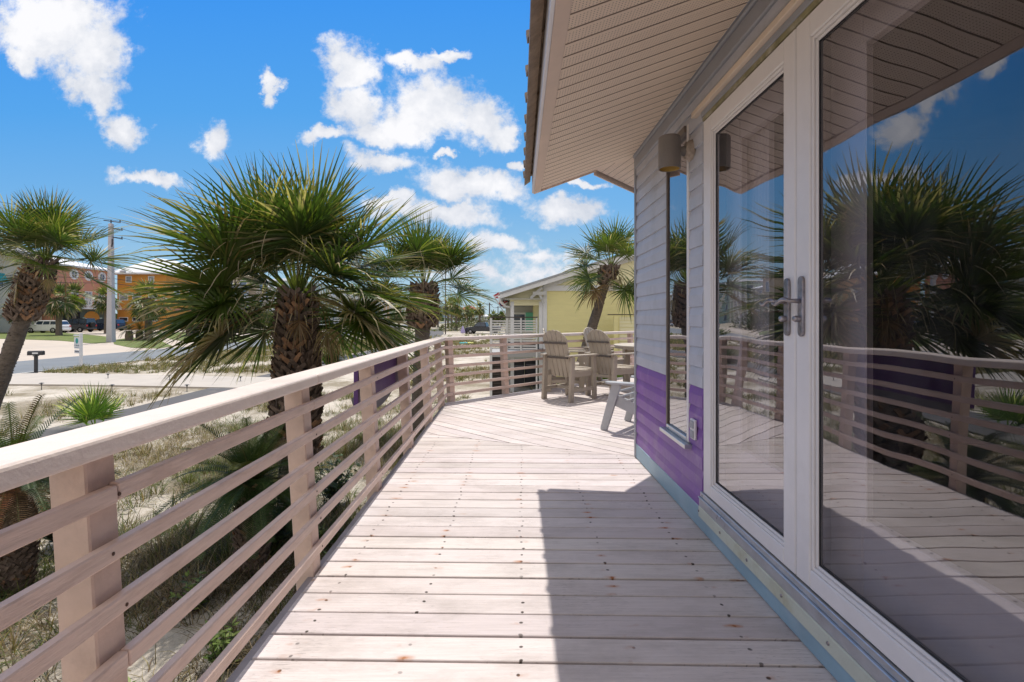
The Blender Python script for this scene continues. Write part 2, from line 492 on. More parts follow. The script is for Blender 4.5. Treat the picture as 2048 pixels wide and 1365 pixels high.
build_ground()
ROAD_E, ROAD_W = -23.2, -29.8
patch('road', [(ROAD_W, -60), (ROAD_E, -60), (ROAD_E, 60), (-24.6, 110), (-27, 170), (-30, 420), (-38, 420), (-34, 170), (-31.2, 110), (ROAD_W, 60)], MT['asphalt'], .05,
      'two lane grey asphalt road running past the sandy lots', 4, 'road')
patch('road_marking', [(ROAD_E - .12, -60), (ROAD_E - .02, -60), (ROAD_E - .02, 60), (-24.62, 110), (-24.74, 110), (ROAD_E - .12, 60)], MT['line'], .056,
      'thin pale edge line along the near side of the road', 4, 'road marking')
patch('road_shoulder', [(ROAD_W, 66), (ROAD_W, -60), (-33, -60), (-33, 66)], MT['conc'], .045, 'beige concrete verge on the far side of the road', 4, 'pavement')
patch('paved_apron', [(-33, -20), (-33, 95), (-70, 95), (-70, -20)], MT['conc'], .045, 'wide beige concrete apron in front of the salmon and cream houses', 4, 'pavement')
patch('bike_path', [(-11.4, -40), (-9.2, -40), (-9.2, 60), (-10.5, 80), (-14, 105), (-16, 103), (-12.8, 80), (-11.4, 60)], MT['asphalt2'], .045,
      'narrow dark asphalt path crossing the sand beside the lot', 3, 'path')
patch('driveway', [(ROAD_E, 20.4), (ROAD_E, 24.4), (-17, 23.6), (-10, 22.4), (-8.4, 22.0), (-8.4, 19.2), (-10, 19.3), (-17, 20)], MT['conc2'], .065,
      'pale concrete driveway between sand and grass leading to the road', 2, 'driveway')
def lawn(pts, label):
    P_ = [gp(*p) for p in pts]
    patch('lawn', [(p[0], p[1]) for p in P_], MT['lawn'], .075, label, 2, 'lawn')
lawn([(-60, 668), (60, 662), (150, 669), (232, 677), (228, 686), (190, 689), (120, 683), (-60, 678)], 'green lawn strip below the parked white and black cars')
lawn([(226, 682), (262, 677), (318, 680), (345, 694), (318, 699), (262, 697), (228, 690)], 'small lawn island around the stubby cycads by the concrete pole')
lawn([(312, 668), (400, 664), (470, 671), (528, 680), (470, 686), (400, 687), (345, 681)], 'green lawn island with pebble ring right of the cycads')
lawn([(380, 655), (470, 657), (548, 664), (548, 670), (470, 667), (385, 660)], 'thin far strip of grass in front of the rounded hedge')

# ------------------------------------------------------------------ deck
def clip(poly, nx, ny, d):
    out = []
    for i in range(len(poly)):
        a = poly[i]; b = poly[(i + 1) % len(poly)]
        da = a[0] * nx + a[1] * ny - d; db = b[0] * nx + b[1] * ny - d
        if da <= 0: out.append(a)
        if (da < 0 < db) or (db < 0 < da):
            t = da / (da - db); out.append((a[0] + (b[0] - a[0]) * t, a[1] + (b[1] - a[1]) * t))
    return out

def clip_convex(poly, region):
    """region counter-clockwise"""
    for i in range(len(region)):
        a = region[i]; b = region[(i + 1) % len(region)]
        nx, ny = b[1] - a[1], -(b[0] - a[0])
        poly = clip(poly, nx, ny, a[0] * nx + a[1] * ny)
        if len(poly) < 3: return []
    return poly

WX = 1.075
E = (WX, 4.37)             # house corner
RC = (-.911, 7.2)          # railing corner on the deck
region1 = [(-.905, -4), (1.12, -4), (1.12, 4.36), (-.905, 5.27)]
region2 = [(1.12, 4.37), (6.6, 9.85), (6.6, 14.71 - .02), (-.905, 7.2), (-.905, 5.28)]

def boards(b, region, dirx, diry, width, gap, o0, th=.035, rnd=True):
    nx, ny = -diry, dirx
    ps = [p[0] * nx + p[1] * ny for p in region]
    k0 = math.floor((min(ps) - o0) / width); k1 = math.ceil((max(ps) - o0) / width)
    qs = [p[0] * dirx + p[1] * diry for p in region]
    s0, s1 = min(qs) - .5, max(qs) + .5
    for k in range(k0, k1 + 1):
        a = o0 + k * width + gap / 2 * random.uniform(.5, 1.8); c = o0 + (k + 1) * width - gap / 2 * random.uniform(.5, 1.8)
        strip = [(s0 * dirx + a * nx, s0 * diry + a * ny), (s1 * dirx + a * nx, s1 * diry + a * ny),
                 (s1 * dirx + c * nx, s1 * diry + c * ny), (s0 * dirx + c * nx, s0 * diry + c * ny)]
        pl = clip_convex(strip, region)
        if len(pl) < 3: continue
        z = random.uniform(-.0018, .0012)
        kk = random.uniform(.87, 1.05); b.cur = (kk, kk * random.uniform(.985, 1.01), kk * random.uniform(.97, 1.01))
        n = len(pl)
        vs = [(x, y, -th) for x, y in pl] + [(x, y, z) for x, y in pl]
        fs = [tuple(range(n))[::-1], tuple(range(n, 2 * n))] + [(i, (i + 1) % n, n + (i + 1) % n, n + i) for i in range(n)]
        b.add(vs, fs)
    b.cur = (1, 1, 1)

deck = thing('wooden_deck', 'pale pink painted board deck with nail heads and rust stains', 'deck', (0, 0, 0))
b = MB(); boards(b, region1, math.cos(R(-1.15)), math.sin(R(-1.15)), .1433, .009, .045); b.build('planking', MT['deck_near'], deck, .0025)
b = MB(); boards(b, region2, math.cos(R(-45)), math.sin(R(-45)), .1433, .009, 0.0); b.build('planking', MT['deck_far'], deck, .0025, label='angled boards of the wider part by the chairs')
b = MB()
b.box(-.94, -.908, -4, 7.2, -.24, -.012)
b.bar((RC[0] - .01, RC[1] + .012, -.125), (6.6, 14.72, -.125), .03, .225)
b.build('rim_board', MT['rim'], deck)
for y in np.arange(-3.8, 6.7, .6):
    b = MB(); b.box(-.9, 1.06, y, y + .04, -.24, -.038); b.build('joist', MT['dwood'], deck)
for (x, y) in ((-.86, .5), (-.86, 3.5), (-.86, 6.6), (1.0, 8.8), (3.0, 10.8), (5, 12.6)):
    b = MB(); b.box(x, x + .12, y, y + .12, -1.75, -.2401); b.build('pier', MT['dwood'], deck)

# ------------------------------------------------------------------ railings
LEAN = .065
TAN = math.tan(R(22.5))
def railing(label, S, u, o, L, posts, mitre0, mitre1, cuts):
    root = thing('railing', label, 'railing', (S[0], S[1], 0))
    S = Vector((0, 0, 0)); u = Vector((*u, 0)); o = Vector((*o, 0))
    def pt(s, n, z):
        return S + u * s + o * (n + LEAN * z) + Vector((0, 0, z))
    def bar(mb, s0, s1, n0, n1, z0, z1, m0=False, m1=False, sag=0):
        def ss0(n): return s0 - (n * TAN if m0 else 0)
        def ss1(n): return s1 + (n * TAN if m1 else 0)
        def e(n, z): return n + LEAN * z
        mb.hexa([pt(ss0(e(n0, z0)), n0, z0), pt(ss1(e(n0, z0)), n0, z0), pt(ss1(e(n1, z0)), n1, z0), pt(ss0(e(n1, z0)), n1, z0),
                 pt(ss0(e(n0, z1)), n0, z1), pt(ss1(e(n0, z1)), n0, z1), pt(ss1(e(n1, z1)), n1, z1), pt(ss0(e(n1, z1)), n1, z1)])
    for s in posts:
        b = MB(); t = random.uniform(-.004, .004)
        bar(b, s + t, s + .087 + t, .001, .088, -.28, .867)
        b.build('post', MT['rail'], root, .004)
    s0 = 0 if mitre0 else -0.0
    # cap, in lengths
    joints = [0 if mitre0 else posts[0] - .6] + cuts + [L]
    for i in range(len(joints) - 1):
        b = MB()
        bar(b, joints[i] + (.001 if i else 0), joints[i + 1] - .001, -.052, .088, .868, .919, mitre0 and i == 0, mitre1 and i == len(joints) - 2)
        b.build('top_cap', MT['cap'], root, .012, segs=3)
    for s in posts:
        for k in range(6):
            if random.random() < .35 or not (0 < s + .04 < L): continue
            b = MB(); c_ = pt(s + random.uniform(.02, .07), -.0272, .770 - k * .132 + random.uniform(-.006, .006)); nn = (-o + Vector((0, 0, 0))).normalized()
            b.tube([c_ - nn * .002, c_ + nn * .0012], .0045, 7); b.build('screw', MT['rust'], root)
    for k in range(6):
        zt = .790 - k * .132
        js = [joints[0]] + sorted(random.sample([p + .06 for p in posts[1:]], min(2, len(posts) - 2))) + [L]
        b = MB()
        for i in range(len(js) - 1):
            dz = random.uniform(-.003, .003)
            bar(b, js[i] + (.0015 if i else 0), js[i + 1] - .0015, -.027, -.0005, zt - .041 + dz, zt + dz, mitre0 and i == 0, mitre1 and i == len(js) - 2)
        b.build('rail', MT['railh'], root, .0035)
    return root
railing('long pale pink railing beside the planked walkway with six rails', RC[:1] + (0,), (0, 1), (-1, 0), 7.2,
        [-2.4, -1.2, -.02, 1.16, 2.37, 3.53, 4.72, 5.9, 7.0], False, True, [2.44, 5.98])
railing('angled far railing behind the tan chairs and table', RC, (.7071, .7071), (-.7071, .7071), 10.4,
        [.075, 1.17, 2.32, 3.5, 4.87, 6.1, 7.3, 8.5, 9.9], True, False, [4.92])

# small outer purple board fixed outside the long railing
pb = thing('purple_board', 'dark purple board with rounded lower edge fixed outside the railing posts', 'sign board', (-1.05, 3.56, .0))
b = MB(); b.box(-.045, -.012, 0, 1.34, .56, .86); b.build('panel', MT['purple'], pb, .003)
b = MB()
pl = [(0.05, .60)] + [(.67 - .62 * math.cos(t), .62 - .17 * math.sin(t)) for t in np.linspace(0, PI, 14)] + [(1.29, .60)]
b.prism([(p[0], p[1]) for p in pl], 0, -.075, -.046); b.build('backing', MT['greyb'], pb)

# ------------------------------------------------------------------ the house
house = thing('beach_house', 'grey and purple sided beach house with glass doors on the deck', 'house', (WX, 0, 0))
HX = WX
def hb(): return MB()
def sub(b, name, mat, bevel=0.0, label=None, parent=None, smooth=False, segs=1):
    b.v = [(x - HX, y, z) for x, y, z in b.v]
    return b.build(name, mat, parent or house, bevel, smooth, label, segs)

CO = .1143; Z0 = .795 - 6 * CO
def siding(mb, y0, y1, z0, z1, x=WX):
    """courses of lapped siding, facing -X"""
    k = math.floor((z0 - Z0) / CO + 1e-6)
    z = Z0 + k * CO
    while z < z1 - 1e-4:
        a = max(z, z0); c = min(z + CO, z1)
        def dep(t): 
            f = (t - z) / CO
            return .013 if f < .58 else .013 - .011 * (f - .58) / .42
        pts = [(x + .02, a), (x - dep(a), a)]
        m = z + .58 * CO
        if a < m < c: pts.append((x - dep(m), m))
        pts += [(x - dep(c), c), (x + .02, c)]
        mb.prism(pts, 1, y0, y1)
        z += CO

WIN = (3.07, 3.50, .44, 2.33)      # narrow window y0,y1,z0,z1
DTOP, DBOT = 2.267, .227
DOOR_Y1, DOOR_M, DOOR_Y0 = 2.82, 1.904, .90
for nm, mat, za, zb in (('purple_siding', MT['sid_p'], .125, .795), ('grey_siding', MT['sid_g'], .7951, 2.45)):
    b = hb()
    siding(b, WIN[1] + .012, E[1] - .03, za, zb)
    if za < WIN[2]: siding(b, WIN[0] - .012, WIN[1] + .0118, za, WIN[2] - .03)
    else: siding(b, WIN[0] - .012, WIN[1] + .0118, WIN[3] + .02, zb)
    siding(b, DOOR_Y1 + .022, WIN[0] - .0122, za, zb)
    siding(b, -4, DOOR_Y0 - .06, za, zb)
    sub(b, nm, mat)
b = hb(); siding(b, DOOR_Y0 - .059, DOOR_Y1 + .0218, 2.36, 2.45); sub(b, 'grey_siding', MT['sid_g'], label='strip of grey siding over the doors')
# walls behind the siding
b = hb()
b.box(WX + .021, WX + .11, WIN[1] + .001, E[1] - .03, .0, 2.62)
b.box(WX + .021, WX + .11, DOOR_Y1 + .001, WIN[0] - .001, .0, 2.62)
b.box(WX + .021, WX + .11, WIN[0] - .001, WIN[1] + .001, .0, WIN[2] - .001)
b.box(WX + .021, WX + .11, WIN[0] - .001, WIN[1] + .001, WIN[3] + .001, 2.62)
b.box(WX + .021, WX + .11, DOOR_Y0, DOOR_Y1 + .001, DTOP + .001, 2.62)
b.box(WX + .021, WX + .11, DOOR_Y0, DOOR_Y1 + .001, .0, DBOT - .03)
b.box(WX + .021, WX + .11, -4, DOOR_Y0 - .0005, .0, 2.62)
sub(b, 'wall', MT['trim_g'])
# second facade turning away at 45 degrees
b = MB()
k = 0; z = Z0
L2 = 6.2
dx2, dy2 = .7071, .7071
nx2, ny2 = -.7071, .7071
def facade2(mb, za, zb):
    z = za
    while z < zb - 1e-4:
        c = min(z + CO, zb)
        p = []
        for s_ in (.03, L2):
            for (d, zz) in ((-.02, z), (.013, z), (.013, z + .58 * CO), (.002, c), (-.02, c)):
                p.append((E[0] + dx2 * s_ + nx2 * d, E[1] + dy2 * s_ + ny2 * d, min(zz, c)))
        mb.add(p, [(0, 1, 2, 3, 4), (9, 8, 7, 6, 5)] + [(i, (i + 1) % 5, 5 + (i + 1) % 5, 5 + i) for i in range(5)])
        z += CO
b = hb(); facade2(b, Z0 + .0, .795); sub(b, 'purple_siding', MT['sid_p'], label='purple siding of the angled wall')
b = hb(); facade2(b, .795, 2.45); sub(b, 'grey_siding', MT['sid_g'], label='grey siding of the angled wall')
b = hb()
b.bar((E[0] + .12, E[1] + .03, 1.3), (E[0] + dx2 * L2 + .07, E[1] + dy2 * L2 - .07, 1.3), .09, 2.62)
sub(b, 'wall', MT['trim_g'])
# trims
b = hb(); b.box(WX - .022, WX + .0195, E[1] - .03, E[1] + .012, .0, 2.585); sub(b, 'corner_trim', MT['trim_g'], .004)
b = hb()
b.box(WX - .016, WX + .0205, -4, E[1] - .031, .005, .1245)
sub(b, 'base_board', MT['base_b'], .003)
b = hb()
b.box(WX - .030, WX + .018, -4, E[1] - .031, 2.451, 2.535)
b.box(WX - .042, WX + .018, -4, E[1] - .031, 2.5355, 2.556)
b.box(WX - .058, WX + .018, -4, E[1] - .031, 2.5565, 2.590)
sub(b, 'frieze_board', MT['trim_g'], .006)
b = hb(); b.box(WX - .045, WX + .018, DOOR_Y0 - .3, 2.93, 2.327, 2.359); sub(b, 'header_strip', MT['header'], .003)
b = hb(); b.box(WX - .022, WX + .0205, DOOR_Y0 - .3, DOOR_Y1 + .02, 2.296, 2.3265); sub(b, 'header_board', MT['trim_g'], .003)
b = hb(); b.box(WX - .018, WX + .0205, DOOR_Y0 - .3, DOOR_Y1 + .01, DTOP + .004, 2.2955); sub(b, 'header_edge', MT['mildew'], .002)

# door assembly
def frame_rect(mb, x0, x1, y0, y1, z0, z1, wy0, wy1, wz0, wz1):
    mb.box(x0, x1, y0, y0 + wy0, z0, z1)
    mb.box(x0, x1, y1 - wy1, y1, z0, z1)
    mb.box(x0, x1, y0 + wy0 + .0004, y1 - wy1 - .0004, z0, z0 + wz0)
    mb.box(x0, x1, y0 + wy0 + .0004, y1 - wy1 - .0004, z1 - wz1, z1)
def door(y0, y1, meet_at_low, label, s_low, s_high):
    root_lab = label
    b = hb()
    frame_rect(b, WX - .018, WX + .022, y0 + .002, y1 - .002, DBOT + .002, DTOP - .002, s_low - .028, s_high - .028, .066, .085)
    d = sub(b, 'door', MT['frame'], .004, label)
    o = hb()
    frame_rect(o, WX - .012, WX + .018, y0 + s_low - .0262, y1 - s_high + .0262, DBOT + .066 + .0022, DTOP - .085 - .0022, .013, .013, .013, .013)
    frame_rect(o, WX - .004, WX + .016, y0 + s_low - .0128, y1 - s_high + .0128, DBOT + .066 + .0157, DTOP - .085 - .0157, .012, .012, .012, .012)
    gb = sub(o, 'glazing_bead', MT['frame'], .003, parent=d)
    p = hb(); ya_, yb_, za_, zb_ = y0 + s_low - .008, y1 - s_high + .008, DBOT + .085, DTOP - .105
    p.add([(WX + .006, yb_, za_), (WX + .006, ya_, za_), (WX + .006, ya_, zb_), (WX + .006, yb_, zb_)], [(0, 1, 2, 3)])
    sub(p, 'glass', MT['glass'], parent=d)
    q = hb()
    frame_rect(q, WX + .0005, WX + .0038, y0 + s_low - .0005, y1 - s_high + .0005, DBOT + .066 + .0285, DTOP - .085 - .0285, .005, .005, .005, .005)
    sub(q, 'gasket', MT['black'], parent=d)
    return d
d1 = door(DOOR_M, DOOR_Y1 - .004, True, 'left leaf of the glass double door', .108, .128)
d2 = door(DOOR_Y0, DOOR_M - .002, False, 'right leaf of the glass double door, nearest the viewer', .108, .115)
b = hb()
b.box(WX - .006, WX + .024, DOOR_Y1 - .0035, DOOR_Y1 + .0205, DBOT - .01, DTOP + .003)
sub(b, 'door_jamb', MT['frame'], .003)
b = hb()
b.box(WX - .006, WX + .024, DOOR_Y0 - .06, DOOR_Y0 - .001, DBOT - .01, DTOP + .003)
sub(b, 'door_jamb', MT['frame'], .003)
b = hb()
b.box(WX - .034, WX + .0205, DOOR_Y0 - .3, DOOR_Y1 + .028, .085, .145)
sub(b, 'sill_board', MT['sill_y'], .004)
b = hb()
b.box(WX - .030, WX + .0205, DOOR_Y0 - .3, DOOR_Y1 + .028, .1455, .190)
b.box(WX - .036, WX + .0205, DOOR_Y0 - .3, DOOR_Y1 + .028, .1905, .198)
b.box(WX - .026, WX + .0205, DOOR_Y0 - .3, DOOR_Y1 + .020, .1985, .2245)
sub(b, 'threshold', MT['alu'], .002)
for y in np.arange(1.1, 2.85, .29):
    b = hb(); b.lathe([(.0, -.004), (.006, -.004), (.007, 0)], (WX - .034, y, .118), 10, 'x'); sub(b, 'screw', MT['pewter'], smooth=True)

# handles
def handle(parent, y, lever_dir):
    b = hb()
    prof = []
    hh, ww = .108, .016
    zc = 1.228
    for t in np.linspace(0, PI, 9): prof.append((y + ww * math.cos(t), zc + hh - ww + ww * 1.1 * math.sin(t)))
    for t in np.linspace(PI, 2 * PI, 9): prof.append((y + ww * math.cos(t), zc - hh + ww + ww * 1.1 * math.sin(t)))
    b.prism(prof, 0, WX - .030, WX - .0185)
    pl = sub(b, 'handle_plate', MT['pewter'], .003, parent=parent, segs=2)
    b = hb()
    b.tube([(WX - .030, y, zc + .020), (WX - .072, y, zc + .020)], [.009, .007], 12)
    pts = [(WX - .068, y, zc + .020)]
    for t in np.linspace(0, 1, 9)[1:]:
        pts.append((WX - .070 - .006 * math.sin(t * PI), y + lever_dir * .115 * t, zc + .020 + .008 * math.sin(t * 2 * PI) - .004 * t))
    b.tube(pts, [.007, .0075, .008, .0075, .007, .0065, .006, .0055, .005], 12)
    sub(b, 'lever', MT['pewter'], parent=parent, smooth=True)
    b = hb(); b.lathe([(0, -.022), (.009, -.022), (.012, -.014), (.012, .0)], (WX - .030, y + .002, zc - .045), 14, 'x')
    sub(b, 'lock_cylinder', MT['pewter'], parent=parent, smooth=True)
handle(d1, DOOR_M + .045, 1)
handle(d2, DOOR_M - .05, 1)

# inner french doors and the room
b = hb()
XI = 1.175
for (y0, y1) in ((DOOR_M + .02, DOOR_Y1 - .02), (DOOR_Y0 + .02, DOOR_M - .02)):
    b.box(XI, XI + .04, y1 - .17, y1, .2, 2.24)
    b.box(XI, XI + .04, y0, y0 + .06, .2, 2.24)
    b.box(XI + .002, XI + .038, y0 + .0602, y1 - .1702, .2, .515)
    b.box(XI + .002, XI + .038, y0 + .0602, y1 - .1702, 2.10, 2.24)
    b.box(XI - .008, XI, y1 - .20, y1 - .1702, .515, 2.10)
sub(b, 'inner_door_frame', MT['inner'], .004, label='pale frames of the inner doors seen through the glass')
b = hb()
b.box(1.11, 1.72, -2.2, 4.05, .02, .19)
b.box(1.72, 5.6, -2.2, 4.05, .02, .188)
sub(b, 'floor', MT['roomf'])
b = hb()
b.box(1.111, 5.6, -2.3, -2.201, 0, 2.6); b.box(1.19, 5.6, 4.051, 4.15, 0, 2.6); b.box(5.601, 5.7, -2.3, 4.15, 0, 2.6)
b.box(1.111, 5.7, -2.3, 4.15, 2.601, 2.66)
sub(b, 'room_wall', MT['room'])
# a curtain edge inside and a table shape keep the room from being empty
b = hb()
for k in range(9):
    y = 2.45 + k * .03
    b.box(1.235, 1.26 + .012 * (k % 2), y, y + .026, .25, 2.2)
sub(b, 'curtain', MT['inner'])

# narrow window
w0, w1, wz0, wz1 = WIN
b = hb()
b.box(WX - .013, WX + .06, w1 - .012, w1 + .0115, wz0, wz1)
b.box(WX - .03, WX + .06, w0 + .0205, w1 - .0122, wz1 - .022, wz1 + .018)
win = sub(b, 'window', MT['bronze'], .003, label='tall narrow window beside the doors')
b = hb(); b.box(WX - .016, WX + .06, w0 - .0115, w0 + .020, wz0, wz1 + .018); sub(b, 'frame', MT['frame'], .003, parent=win)
b = hb(); b.add([(WX - .002, w1 - .0125, wz0 + .0305), (WX - .002, w0 + .0202, wz0 + .0305), (WX - .002, w0 + .0202, wz1 - .0222), (WX - .002, w1 - .0125, wz1 - .0222)], [(0, 1, 2, 3)]); sub(b, 'pane', MT['glass_w'], parent=win)
b = hb(); b.box(WX - .02, WX + .05, w0 + .0203, w1 - .0205, wz0, wz0 + .03)
b.box(WX - .052, WX + .02, w0 - .05, w1 + .03, wz0 - .028, wz0 - .001)
sub(b, 'sill', MT['alu'], .003, parent=win)
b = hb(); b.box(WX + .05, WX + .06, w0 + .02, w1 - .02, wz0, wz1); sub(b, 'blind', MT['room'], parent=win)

# ------------------------------------------------------------------ roof and soffit
SL = .36
def zs(x): return 2.575 + SL * (x - 1.08)      # soffit plane
def ex(y): return .24 + (y - 4.35) * .0172     # eave line
YF = 4.35; V = (.722, YF)
d2v = (.61, .79)
b = hb()
# soffit panels with grooves, panel 5 cm
y = YF; pw = .1016
first = True
while y > -3.2:
    ya, yb = y - pw, y
    def strip(y0, y1, dz):
        p = []
        # beyond V the far edge follows the crease towards the house corner
        x0a, x0b = ex(y0) + .012, ex(y1) + .012
        p = [(x0a, y0, zs(x0a) + dz), (WX, y0, zs(WX) + dz), (WX, y1, zs(WX) + dz), (x0b, y1, zs(x0b) + dz)]
        b.add(p, [(0, 3, 2, 1)])
    g_ = .010
    strip(ya + g_, yb, 0)
    # the groove: a shallow v
    x0a, x0b = ex(ya) + .012, ex(ya + g_) + .012
    m = ya + g_ / 2
    b.m = 1
    b.add([(x0a, ya, zs(x0a)), (WX, ya, zs(WX)), (WX, m, zs(WX) + .009), (x0a, m, zs(x0a) + .009), (x0b, ya + g_, zs(x0b)), (WX, ya + g_, zs(WX))],
          [(0, 3, 2, 1), (3, 4, 5, 2)])
    b.m = 0
    y -= pw
so = sub(b, 'soffit', [MT['soffit'], MT['groove']], label='vented soffit under the long eave')
# second soffit: plane through V, E corner and direction d2v
zV = zs(V[0]); zE = zs(WX)
b = hb()
L3 = 7.5
n_ = int(L3 / .1016)
ev = Vector((WX - V[0], YF + .0 - V[1], zE - zV))
# eave line of roof 2 starts at V ; wall 2 line starts at E
perp = Vector((d2v[1], -d2v[0], 0))
rise = (zE - zV) / ((WX - V[0]) * perp.x)
wd = (WX - V[0]) * perp.x
for i in range(n_):
    s0 = i * .1016; s1 = s0 + .0956; s2 = s0 + .1016
    o0 = -((WX - V[0]) * d2v[0])      # offset so that strips start before V up to the crease
    def q(s, w, dz=0):
        return (V[0] + d2v[0] * s + perp.x * w, V[1] + d2v[1] * s + perp.y * w, zV + rise * w + dz)
    b.add([q(s0, 0), q(s1, 0), q(s1, wd + .25), q(s0, wd + .25)], [(0, 1, 2, 3)])
    b.m = 1; b.add([q(s1, 0), q((s1 + s2) / 2, 0, .009), q((s1 + s2) / 2, wd + .25, .009), q(s1, wd + .25), q(s2, 0), q(s2, wd + .25)], [(0, 1, 2, 3), (1, 4, 5, 2)]); b.m = 0
# the small triangle between the crease V-E and the first strip
b.add([(V[0], YF, zV), q(0, wd + .25), (WX + .05, YF - .0, zE + .018)], [(0, 1, 2)])
sub(b, 'soffit', [MT['soffit'], MT['groove']], label='soffit of the angled wing beyond the corner')
# fascia of eave 1
b = hb()
y0, y1 = -3.3, YF
def efa(x_off, ya=y0, yb=y1): return ex(ya) + x_off, ex(yb) + x_off
a0, a1 = ex(y0), ex(y1)
ze = zs(.24)
b.hexa([(a0 - .045, y0, ze - .028), (a0 + .014, y0, ze - .012), (a1 + .014, y1, ze - .012), (a1 - .045, y1, ze - .028),
        (a0 - .045, y0, ze - .014), (a0 + .014, y0, ze + .002), (a1 + .014, y1, ze + .002), (a1 - .045, y1, ze - .014)])
sub(b, 'fascia', MT['fascia'], .002)
b = hb()
b.hexa([(a0 - .062, y0, ze - .026), (a0 - .0455, y0, ze - .030), (a1 - .0455, y1, ze - .030), (a1 - .062, y1, ze - .026),
        (a0 - .062, y0, ze + .112), (a0 - .0455, y0, ze + .112), (a1 - .0455, y1, ze + .112), (a1 - .062, y1, ze + .112)])
sub(b, 'fascia', MT['fascia_w'], .002, label='white outer face of the eave')
# far rake fascias
b = hb()
b.hexa([(a1 - .045, YF + .001, ze - .03), (V[0] + .012, YF + .001, zV - .012), (V[0], YF + .022, zV - .012), (a1 - .045, YF + .022, ze - .03),
        (a1 - .045, YF + .001, ze + .10), (V[0] + .012, YF + .001, zV + .12), (V[0], YF + .022, zV + .12), (a1 - .045, YF + .022, ze + .10)])
p0 = (V[0], YF + .024); p1 = (V[0] + d2v[0] * L3, YF + d2v[1] * L3)
b.hexa([(p0[0] - .016, p0[1], zV - .04), (p0[0] + .004, p0[1], zV - .04), (p1[0] + .004, p1[1], zV - .04), (p1[0] - .016, p1[1], zV - .04),
        (p0[0] - .016, p0[1], zV + .12), (p0[0] + .004, p0[1], zV + .12), (p1[0] + .004, p1[1], zV + .12), (p1[0] - .016, p1[1], zV + .12)])
sub(b, 'rake_board', MT['fascia'], .002)
# metal roof above
b = hb()
rt = .135
def rz(x): return ze + rt + SL * (x - .14)
def rib_y(): 
    y = YF + .02
    while y > -3.3:
        yield y; y -= .3
xe0, xe1 = ex(-3.3) - .115, ex(YF) - .115
def rex(y): return ex(y) - .125
ylist = []
y = YF + .03
b.add([(rex(-3.3), -3.3, rz(rex(-3.3))), (rex(YF), YF + .03, rz(rex(YF))), (V[0], YF + .03, rz(V[0])), (V[0] + d2v[0] * L3, YF + d2v[1] * L3, rz(V[0])),
       (9, 9, rz(4.2)), (6, -3.3, rz(4.2)), (4.2, -3.3, rz(4.2)),
       ], [(0, 1, 2, 3, 4, 5, 6)])
# drip flange of the metal along the eave
b.hexa([(rex(-3.3), -3.3, ze + .045), (rex(-3.3) + .05, -3.3, ze + .08), (rex(YF) + .05, YF + .03, ze + .08), (rex(YF), YF + .03, ze + .045),
        (rex(-3.3), -3.3, rz(rex(0)) - .004), (rex(-3.3) + .05, -3.3, rz(rex(0)) + .01), (rex(YF) + .05, YF + .03, rz(rex(0)) + .01), (rex(YF), YF + .03, rz(rex(0)) - .004)])
y = YF - .02
while y > -3.2:
    x = rex(y)
    b.hexa([(x - .008, y - .03, ze + .10), (x + .06, y - .03, ze + .12), (x + .06, y + .02, ze + .12), (x - .008, y + .02, ze + .10),
            (x - .014, y - .022, rz(x) + .022), (x + .5, y - .02, rz(x + .5) + .02), (x + .5, y + .01, rz(x + .5) + .02), (x - .014, y + .012, rz(x) + .022)])
    y -= .305
sub(b, 'roof', MT['roofm'])

# ------------------------------------------------------------------ wall lamp, outlet, chime
lamp = thing('wall_lamp', 'taupe cylinder downlight with gold inside on the wall above the narrow window', 'wall lamp', (WX - .02, 3.02, 2.16))
b = MB(); cx_ = -.12
b.lathe([(.0, .095), (.058, .095), (.064, .088), (.064, -.095), (.058, -.095), (.058, .08)], (cx_, 0, 0), 28); b.build('shade', MT['lampg'], lamp, smooth=False)
b = MB(); b.lathe([(.0565, -.094), (.0565, .07), (.0, .07)], (cx_, 0, 0), 28); b.build('reflector', MT['gold'], lamp, smooth=True)
b = MB(); b.tube([(cx_ + .06, 0, .01), (-.012, 0, .01)], [.027, .032], 14); b.build('arm', MT['lampg'], lamp)
b = MB()
pr = [(0, -.03), (.045, -.03), (.056, -.018), (.052, -.008), (.064, 0.006), (.05, .02)]
b.lathe(pr, (-.0, 0, .01), 14, 'x'); 
b.v = [(x + random.uniform(-.004, .004), y + random.uniform(-.007, .007), z + random.uniform(-.01, .01)) for x, y, z in b.v]
b.build('mounting_plate', MT['caulk'], lamp, smooth=True)
ol = thing('electrical_outlet', 'small grey weatherproof outlet cover on the purple siding', 'outlet', (WX - .014, 2.955, .545))
b = MB(); b.box(-.016, 0, -.036, .036, -.058, .058); b.build('plate', MT['frame'], ol, .004)
b = MB(); b.box(-.021, -.0162, -.026, .026, .006, .05); b.box(-.021, -.0162, -.026, .026, -.05, -.006); b.build('flap', MT['trim_g'], ol, .003)

